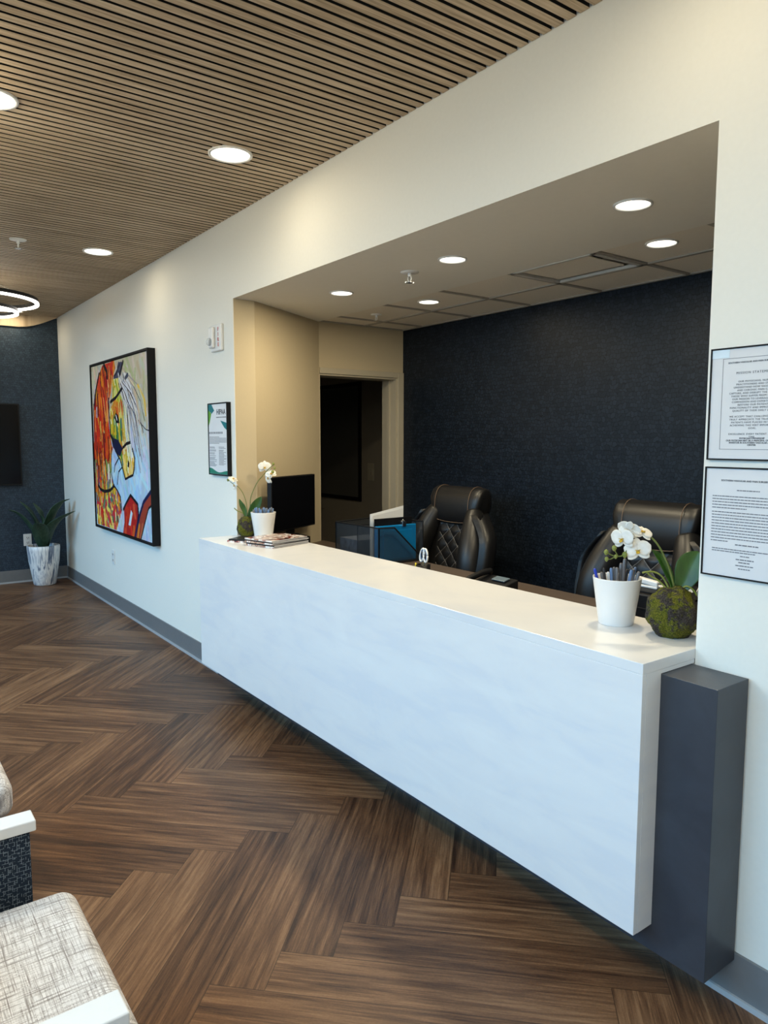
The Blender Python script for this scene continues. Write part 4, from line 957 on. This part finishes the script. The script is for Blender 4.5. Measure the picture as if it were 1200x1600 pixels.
finish('handle', bm, M['white_plastic'], sc, smooth=True)
bm = B()
for dx in (-.010, .018):
    pts = [Vector((dx + .011 * math.cos(a), 0, .142 + .027 * math.sin(a))) for a in [2 * PI * i / 16 for i in range(17)]]; tube(bm, pts, .003, 6)
finish('handle_lining', bm, M['pen_blue'], sc, smooth=True)
bm = B(); obox(bm, Matrix.Translation((0, 0, .055)), .012, .002, .11); obox(bm, Matrix.Translation((.006, .0025, .055)), .012, .002, .11); finish('blade', bm, M['steel'], sc)
hl = tag(empty('highlighter', (-3.080, .475, ZW + .0045)), 'yellow highlighter beside the scissors in the small holder', 'highlighter')
bm = B(); tube(bm, [(0, 0, 0), (-.008, -.004, .085), (-.009, -.005, .098)], [.0055, .0055, .004], 10); finish('highlighter_body', bm, M['yellow'], hl, smooth=True)
# desk phone, keyboard, printer at the right
tp = tag(empty('desk_phone', (-2.60, .55, ZW)), 'black desk telephone low behind the middle of the counter', 'telephone')
bm = B(); prism(bm, [(-.11, -.10), (.11, -.10), (.11, .10), (-.11, .10)], 0, .03)
for vtx in bm.verts:
    if vtx.co.z > .01: vtx.co.z = .03 + (vtx.co.y + .10) * .26
finish('phone_base', bm, M['black'], tp, bevel=.006)
bm = B(); tube(bm, spline([(-.085, -.10, .055), (-.085, -.05, .075), (-.085, .04, .095), (-.085, .10, .098)], 4), [.016] * 13, 10); finish('handset', bm, M['black'], tp, smooth=True)
bm = B(); obox(bm, Matrix.Translation((.03, .055, .078)) @ Matrix.Rotation(.25, 4, 'X'), .09, .045, .006); finish('display', bm, plain('grey lcd', (.12, .16, .19), .3), tp, bevel=.002)
pr = tag(empty('label_printer', (-1.66, .66, ZW)), 'black box-shaped printer behind the near orchid and pen cup', 'printer')
bm = B(); box(bm, -.17, .19, -.14, .16, 0, .165); finish('printer_body', bm, M['black'], pr, bevel=.008)
bm = B(); box(bm, -.15, .17, -.145, -.14, .10, .108); box(bm, -.15, .17, -.12, .14, .165, .172); finish('printer_lid', bm, M['black_matte'], pr, bevel=.002)
st = tag(empty('stapler', (-1.745, .62, ZW + .1722)), 'white stapler lying on top of the black printer', 'stapler')
bm = B(); box(bm, -.065, .055, -.015, .015, 0, .010); finish('stapler_base', bm, M['white_plastic'], st, bevel=.003)
bm = B(); prism(bm, [(-.075, -.014), (.055, -.014), (.055, .014), (-.075, .014)], .014, .036)
for vtx in bm.verts: vtx.co.z += (vtx.co.x + .07) * -.10 + .006
finish('stapler_arm', bm, M['white_plastic'], st, bevel=.005)
kn = tag(empty('folded_receipts', (-1.60, .60, ZW + .1722)), 'crumpled white slips of paper on the printer behind the orchid leaf', 'papers')
bm = B()
for k in range(4): obox(bm, Matrix.Translation((-.05 + .045 * k, .02 * (k % 2), .012 + .004 * k)) @ Euler((.5 * k, .4 - .3 * k, .6 * k)).to_matrix().to_4x4(), .05, .03, .002)
finish('slips', bm, M['white_plastic'], kn)
ac = tag(simple('acrylic_stand', M['acrylic'], -.035, .035, -.003, .003, 0, .19), 'small clear acrylic stand between the near cup and the printer', 'acrylic stand', None); ac.location = (-1.745, .44, ZW); ac.rotation_euler.z = .5

# executive chairs
def exec_chair(loc, label):
    t = tag(empty('executive_chair', loc), label, 'office chair', 'black leather chairs behind the counter')
    # backrest: wide shoulder wings that curve forward; local front = -y
    def w(z):
        s = (z - .48) / .66
        return .285 + .085 * math.sin(min(1, max(0, s)) * PI * .80) - (.07 * max(0, (s - .78) / .22) ** 1.5 if s > .78 else 0)
    bm = B(); NZ, NU = 20, 16; rings = []
    for i in range(NZ + 1):
        z = .48 + .68 * i / NZ; W_ = w(z); ln = .12 * (i / NZ) ; ring_ = []
        for k in range(NU + 1):
            u = -1 + 2 * k / NU; ring_.append((W_ * math.sin(u * PI / 2) if abs(u) < 1 else W_ * u, -.02 - .115 * abs(u) ** 2.6 + ln, z))
        for k in range(NU + 1):
            u = 1 - 2 * k / NU; ring_.append((W_ * 1.0 * math.sin(u * PI / 2), .085 - .08 * abs(u) ** 2.2 + ln, z))
        rings.append(ring_)
    rings_to(bm, rings); finish('backrest', bm, M['leather'], t, smooth=True, bevel=0)
    # quilted centre panel
    bm = B()
    def qf(a, b):
        x = -.155 + .31 * a; z = .56 + .53 * b; z2 = (z - .56) * 19; x2 = x * 19
        d = abs(math.sin((x2 + z2) * PI / 2)) * abs(math.sin((x2 - z2) * PI / 2)); s = (z - .48) / .68
        e = min(1, min(a, 1 - a) * 8, min(b, 1 - b) * 8)
        u = x / .33
        return Vector((x, -.018 - .115 * abs(u) ** 2.6 + .12 * s - .004 * e - .011 * d ** .5 * e, z))
    grid(bm, qf, 60, 90); pan = finish('quilted_panel', bm, M['leather'], t, smooth=True)
    bm = B()
    for sg in (1, -1):
        for k in range(-18, 19):
            pts = []
            for i in range(41):
                z = .58 + .49 * i / 40; x = sg * ((z - .56) - 2 * k / 19)
                if abs(x) < .145: v_ = qf((x + .155) / .31, (z - .56) / .53); pts.append(v_ + Vector((0, -.002, 0)))
            if len(pts) > 2: tube(bm, pts, .0019, 4)
    finish('quilt_stitching', bm, M['quilt_line'], pan)
    # side bolsters
    for sg in (-1, 1):
        bm = B(); pts = spline([(sg * .235, -.04, .50), (sg * .268, -.050, .68), (sg * .268, -.03, .88), (sg * .225, .035, 1.06), (sg * .185, .08, 1.17)], 6)
        tube(bm, pts, [.054 + .034 * math.sin(PI * i / (len(pts) - 1)) for i in range(len(pts))], 14); bo = finish('side_bolster', bm, M['leather'], t, smooth=True)
        bm = B(); tube(bm, [p + Vector((-sg * .030, -.055, 0)) for p in pts[3:-3]], .0016, 5); finish('seam', bm, M['stitch'], bo)
    # headrest with rolled top
    bm = B(); NU = 14; rings = []
    prof = [(-.035, 1.075), (-.060, 1.10), (-.068, 1.17), (-.060, 1.25), (-.030, 1.305), (.020, 1.328), (.070, 1.318), (.098, 1.28), (.105, 1.20), (.100, 1.12), (.080, 1.085), (.02, 1.068)]
    xs_ = [-.243, -.238, -.222, -.19, -.12, 0, .12, .19, .222, .238, .243]; sc_ = [.55, .82, .95, 1, 1, 1, 1, 1, .95, .82, .55]
    for x_, s_ in zip(xs_, sc_):
        bl = -.045 * (abs(x_) / .24) ** 3 * 0 ; rings.append([(x_ * (1 - .20 * max(0, (1.22 - z_) / .15)), .11 + (y_ - .02) * s_ * .92 + .012, 1.20 + (z_ - 1.20) * (s_ ** .35)) for y_, z_ in prof])
    rings_to(bm, rings); hd = finish('headrest', bm, M['leather'], t, smooth=True)
    bm = B()
    for sg in (-1, 1):
        tube(bm, spline([(sg * .165, .121 + (y_ - .02) * .92 - .003, z_ + .0015 * 0) if True else 0 for y_, z_ in [(-.062, 1.11), (-.0695, 1.17), (-.062, 1.25), (-.033, 1.308), (.020, 1.331), (.075, 1.322)]], 4), .0018, 5)
    tube(bm, spline([(-.165, .040, 1.11), (-.12, .039, 1.095), (0, .038, 1.090), (.12, .039, 1.095), (.165, .040, 1.11)], 4), .0018, 5)
    finish('seam', bm, M['stitch'], hd)
    # seat
    bm = B(); box(bm, -.27, .27, -.50, .06, .42, .54); finish('seat', bm, M['leather'], t, bevel=.045, seg=4, smooth=True)
    for sg in (-1, 1):
        bm = B(); tube(bm, spline([(sg * .27, .02, .50), (sg * .33, .02, .62), (sg * .335, -.06, .715), (sg * .335, -.30, .72), (sg * .32, -.38, .64), (sg * .27, -.36, .48)], 5), .018, 10); ar = finish('armrest', bm, M['black'], t, smooth=True)
        bm = B(); box(bm, sg * .335 - .035, sg * .335 + .035, -.33, -.04, .725, .755); finish('arm_pad', bm, M['leather'], ar, bevel=.012, seg=3, smooth=True)
    bm = B(); cyl(bm, (0, -.2, .09), (0, -.2, .43), .028, 16); finish('gas_lift', bm, M['black'], t)
    for k in range(5):
        a = 2 * PI * k / 5 + .3; bm = B(); e = Vector((.30 * math.cos(a), -.2 + .30 * math.sin(a), .075)); tube(bm, [(0, -.2, .115), e], [.026, .016], 8); bl_ = finish('base_leg', bm, M['black'], t, smooth=True)
        bm = B(); q = Vector((-math.sin(a), math.cos(a), 0)) * .02; cyl(bm, e - Vector((0, 0, .045)) - q, e - Vector((0, 0, .045)) + q, .030, 16); finish('caster', bm, M['black'], bl_)
    return t
exec_chair((-3.635, 1.17, 0), 'black leather executive chair with quilted back, farther one near the blue case')
exec_chair((-2.135, 1.17, 0), 'black leather executive chair nearest, behind the white orchid and pen cup')

# ================================================================ LOUNGE SEATING IN THE FOREGROUND
def lounge(loc, label, arms):
    lg = tag(empty('lounge_chair', loc), label, 'lounge chair')
    def lb(name, mat, x0, x1, y0, y1, z0, z1, bevel, seg=3, smooth=False, parent=lg):
        bm = B(); box(bm, x0, x1, y0, y1, z0, z1); return finish(name, bm, mat, parent, bevel=bevel, seg=seg, smooth=smooth)
    lb('seat', M['weave'], -.34, .34, -.22, .352, .33, .466, .045, 6, True)
    lb('backrest', M['weave'], -.34, .34, -.32, -.225, .33, .93, .04, 5, True)
    lb('seat_rail', M['dash'], -.33, .33, -.21, .29, .22, .329, .006)
    for xa in arms:
        arm = lb('arm_panel', M['dash'], xa - .026, xa + .026, -.30, .260, .10, .618, .006)
        lb('arm_cap', M['white_arm'], xa - .034, xa + .034, -.31, .274, .6185, .648, .0035, parent=arm)
    for xa in (arms or (-.31, .31)):
        for yy in (-.25, .23):
            bm = B(); tube(bm, [(xa, yy, .0), (xa, yy, .099 if arms else .219)], [.014, .020], 12); finish('leg', bm, M['white_arm'], lg)
lounge((-1.628, -1.95, 0), 'cream woven lounge chair with white-capped navy arms in the lower left corner', (-.405, .388))
lounge((-3.03, -1.975, 0), 'cream woven armless lounge chair just visible past the white arm at the left edge', ())
